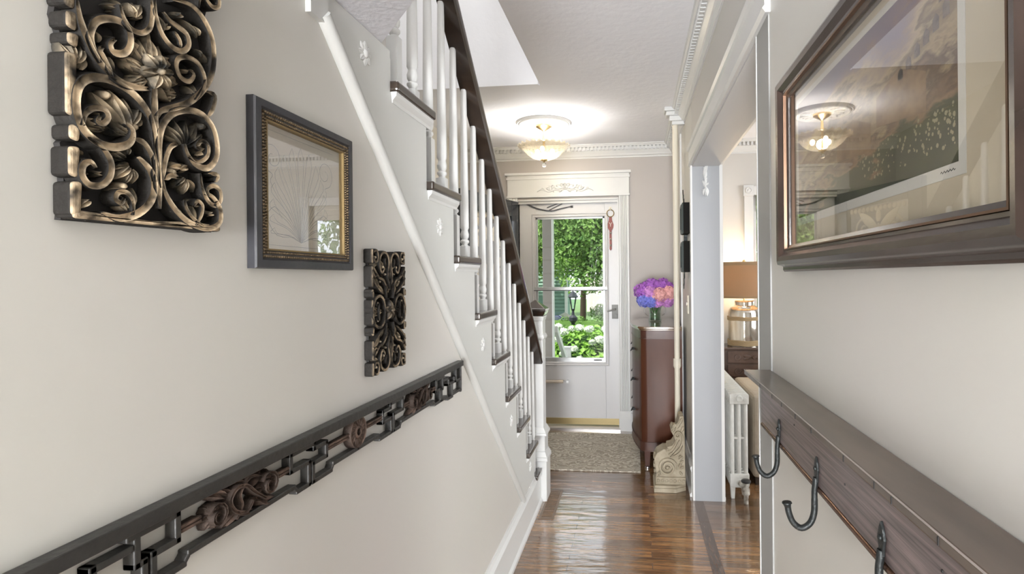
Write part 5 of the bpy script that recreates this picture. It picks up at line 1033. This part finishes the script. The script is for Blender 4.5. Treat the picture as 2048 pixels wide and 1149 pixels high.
# hydrangea bush
hb = thing('hydrangea_bush', (-.9, 9.3, GZ), 'bright green hydrangea bush with white blooms in front of the porch', 'bush')
HL = leafmat('hydrangea_leaf', (.09, .24, .02), (.30, .52, .09), .4, 8)
hblobs = [(-1.7, 9.4, -.25, .8, .7, .75), (-.9, 9.3, -.20, .9, .75, .84), (-.1, 9.2, -.25, .75, .7, .78), (-1.3, 9.0, -.45, .7, .6, .6), (-.45, 8.95, -.45, .7, .6, .62), (-2.2, 9.5, -.3, .6, .6, .7)]
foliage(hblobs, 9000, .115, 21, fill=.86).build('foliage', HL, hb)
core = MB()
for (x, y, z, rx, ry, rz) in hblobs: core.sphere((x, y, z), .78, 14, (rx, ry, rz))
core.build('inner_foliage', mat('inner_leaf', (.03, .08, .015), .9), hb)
WH = mat('white_bloom', (.60, .64, .57), .6, col2=(.42, .53, .34), scale=14); r = random.Random(9); k = 0
for (px_, pz_) in [(-1.32, .64), (-1.22, .56), (-1.30, .44), (-1.10, .60), (-.95, .62), (-1.02, .30), (-1.20, .22), (-.93, .14), (-.72, .40), (-.60, .44), (-.78, .60), (-.50, .60), (-.35, .56), (-.42, .36), (-.30, .26), (-.22, .10), (-.18, .46), (-1.85, .30), (-1.80, .08), (-1.75, -.2), (-1.6, .45), (-.10, .62), (-.62, .02), (-1.42, .05)]:
    yy = 8.55+.6*max(0, pz_)+r.uniform(-.04, .05); flower_head((px_*.97, yy, pz_), r.uniform(.05, .085), WH, hb, nf=45, fr_=.030, seed=k, sq=.65); k += 1
# black lamp post
lp = thing('lamp_post', (-1.50, 13, GZ), 'black lantern lamp post standing in the yard by the hedge', 'lamp post')
BK = mat('lantern_black', (.015, .018, .022), .4, .4)
MB().lathe((-1.50, 13, GZ), [(.10, 0), (.10, .1), (.05, .16), (.045, 1.30), (.075, 1.34), (.105, 1.36), (.105, 1.44), (.04, 1.50), (.03, 1.60), (.045, 1.62), (.045, 1.65)], 16).build('post', BK, lp, smooth=40)
lnt = MB()
for a in range(4):
    q = pi/4+a*pi/2; lnt.tube([(-1.50+.045*cos(q), 13+.045*sin(q), GZ+1.65), (-1.50+.10*cos(q), 13+.10*sin(q), GZ+1.92)], .012, 6)
lnt.lathe((-1.50, 13, GZ), [(.12, 1.92), (.13, 1.94), (.06, 2.04), (.015, 2.08), (0, 2.12)], 8)
lnt.build('lantern', BK, lp)
MB().lathe((-1.50, 13, GZ), [(.045, 1.655), (.095, 1.915)], 12).build('lantern_glass', glassmat('lantern_glass', (.9, .95, 1), 1.45), lp)
# green shingled house
hs = thing('green_house', (-5, 24, GZ), 'green clapboard house at the back left of the yard', 'house')
GS = mat('green_siding', (.16, .27, .21), .7); sdg = MB().box(-9, -3.12, 24.05, 25.8, GZ, 5)
for k in range(36): z = GZ+k*.16; sdg.prism([(-9, 24.05, z), (-9, 24.0, z), (-9, 24.045, z+.16), (-9, 24.05, z+.16)], (5.88, 0, 0))
sdg.build('wall', GS, hs); MB().box(-3.14, -3.02, 23.98, 24.1, GZ, 5).build('corner_board', PWH, hs)
MB().prism([(-9.3, 23.6, 5), (-9.3, 26.3, 5), (-9.3, 25, 6.5)], (6.6, 0, 0)).build('roof', mat('grey_roof', (.12, .12, .12), .8), hs)
bh = thing('beige_house', (1, 38, GZ), 'pale beige house far behind the hedge and trees', 'house')
MB().box(-3.4, 6, 38, 44, GZ, 3.6).build('wall', mat('beige_wall', (.55, .50, .45), .8), bh)
MB().prism([(-3.8, 37.5, 3.6), (-3.8, 44.5, 3.6), (-3.8, 41, 6.2)], (10.2, 0, 0)).build('roof', MATS['grey_roof'], bh)
for x in (-1.8, .6, 3.2): 
    w_ = MB().box(x, x+1, 37.95, 38.02, .6, 2.2).build('window', PWH, bh); MB().box(x+.08, x+.92, 37.93, 37.955, .68, 2.12).build('pane', mat('dark_pane', (.06, .08, .09), .1), w_)
# parked car
cr_ = thing('parked_car', (-3.6, 19.2, GZ), 'dark blue parked car, barely showing left of the lamp post', 'car')
cbm = MB().prism([(-4.6, 18.3, GZ+.30), (-4.6, 18.3, GZ+.72), (-4.0, 18.3, GZ+.80), (-3.6, 18.3, GZ+1.12), (-2.6, 18.3, GZ+1.12), (-2.1, 18.3, GZ+.84), (-1.75, 18.3, GZ+.76), (-1.75, 18.3, GZ+.30)], (0, 1.7, 0)).build('body', mat('car_paint', (.02, .03, .07), .2, coat=1), cr_, bevel=.08, seg=3)
MB().prism([(-3.9, 18.28, GZ+.83), (-3.55, 18.28, GZ+1.06), (-2.65, 18.28, GZ+1.06), (-2.25, 18.28, GZ+.83)], (0, 1.74, 0)).build('windows', mat('car_glass', (.08, .10, .13), .1), cr_)
for x in (-4.1, -2.3):
    for y in (18.28, 19.9): MB().lathe((x, y, GZ+.32), [(.18, 0), (.32, 0), (.32, .13), (.18, .13)], 20, axis='y').build('wheel', mat('tyre', (.02, .02, .02), .8), cr_, smooth=40)
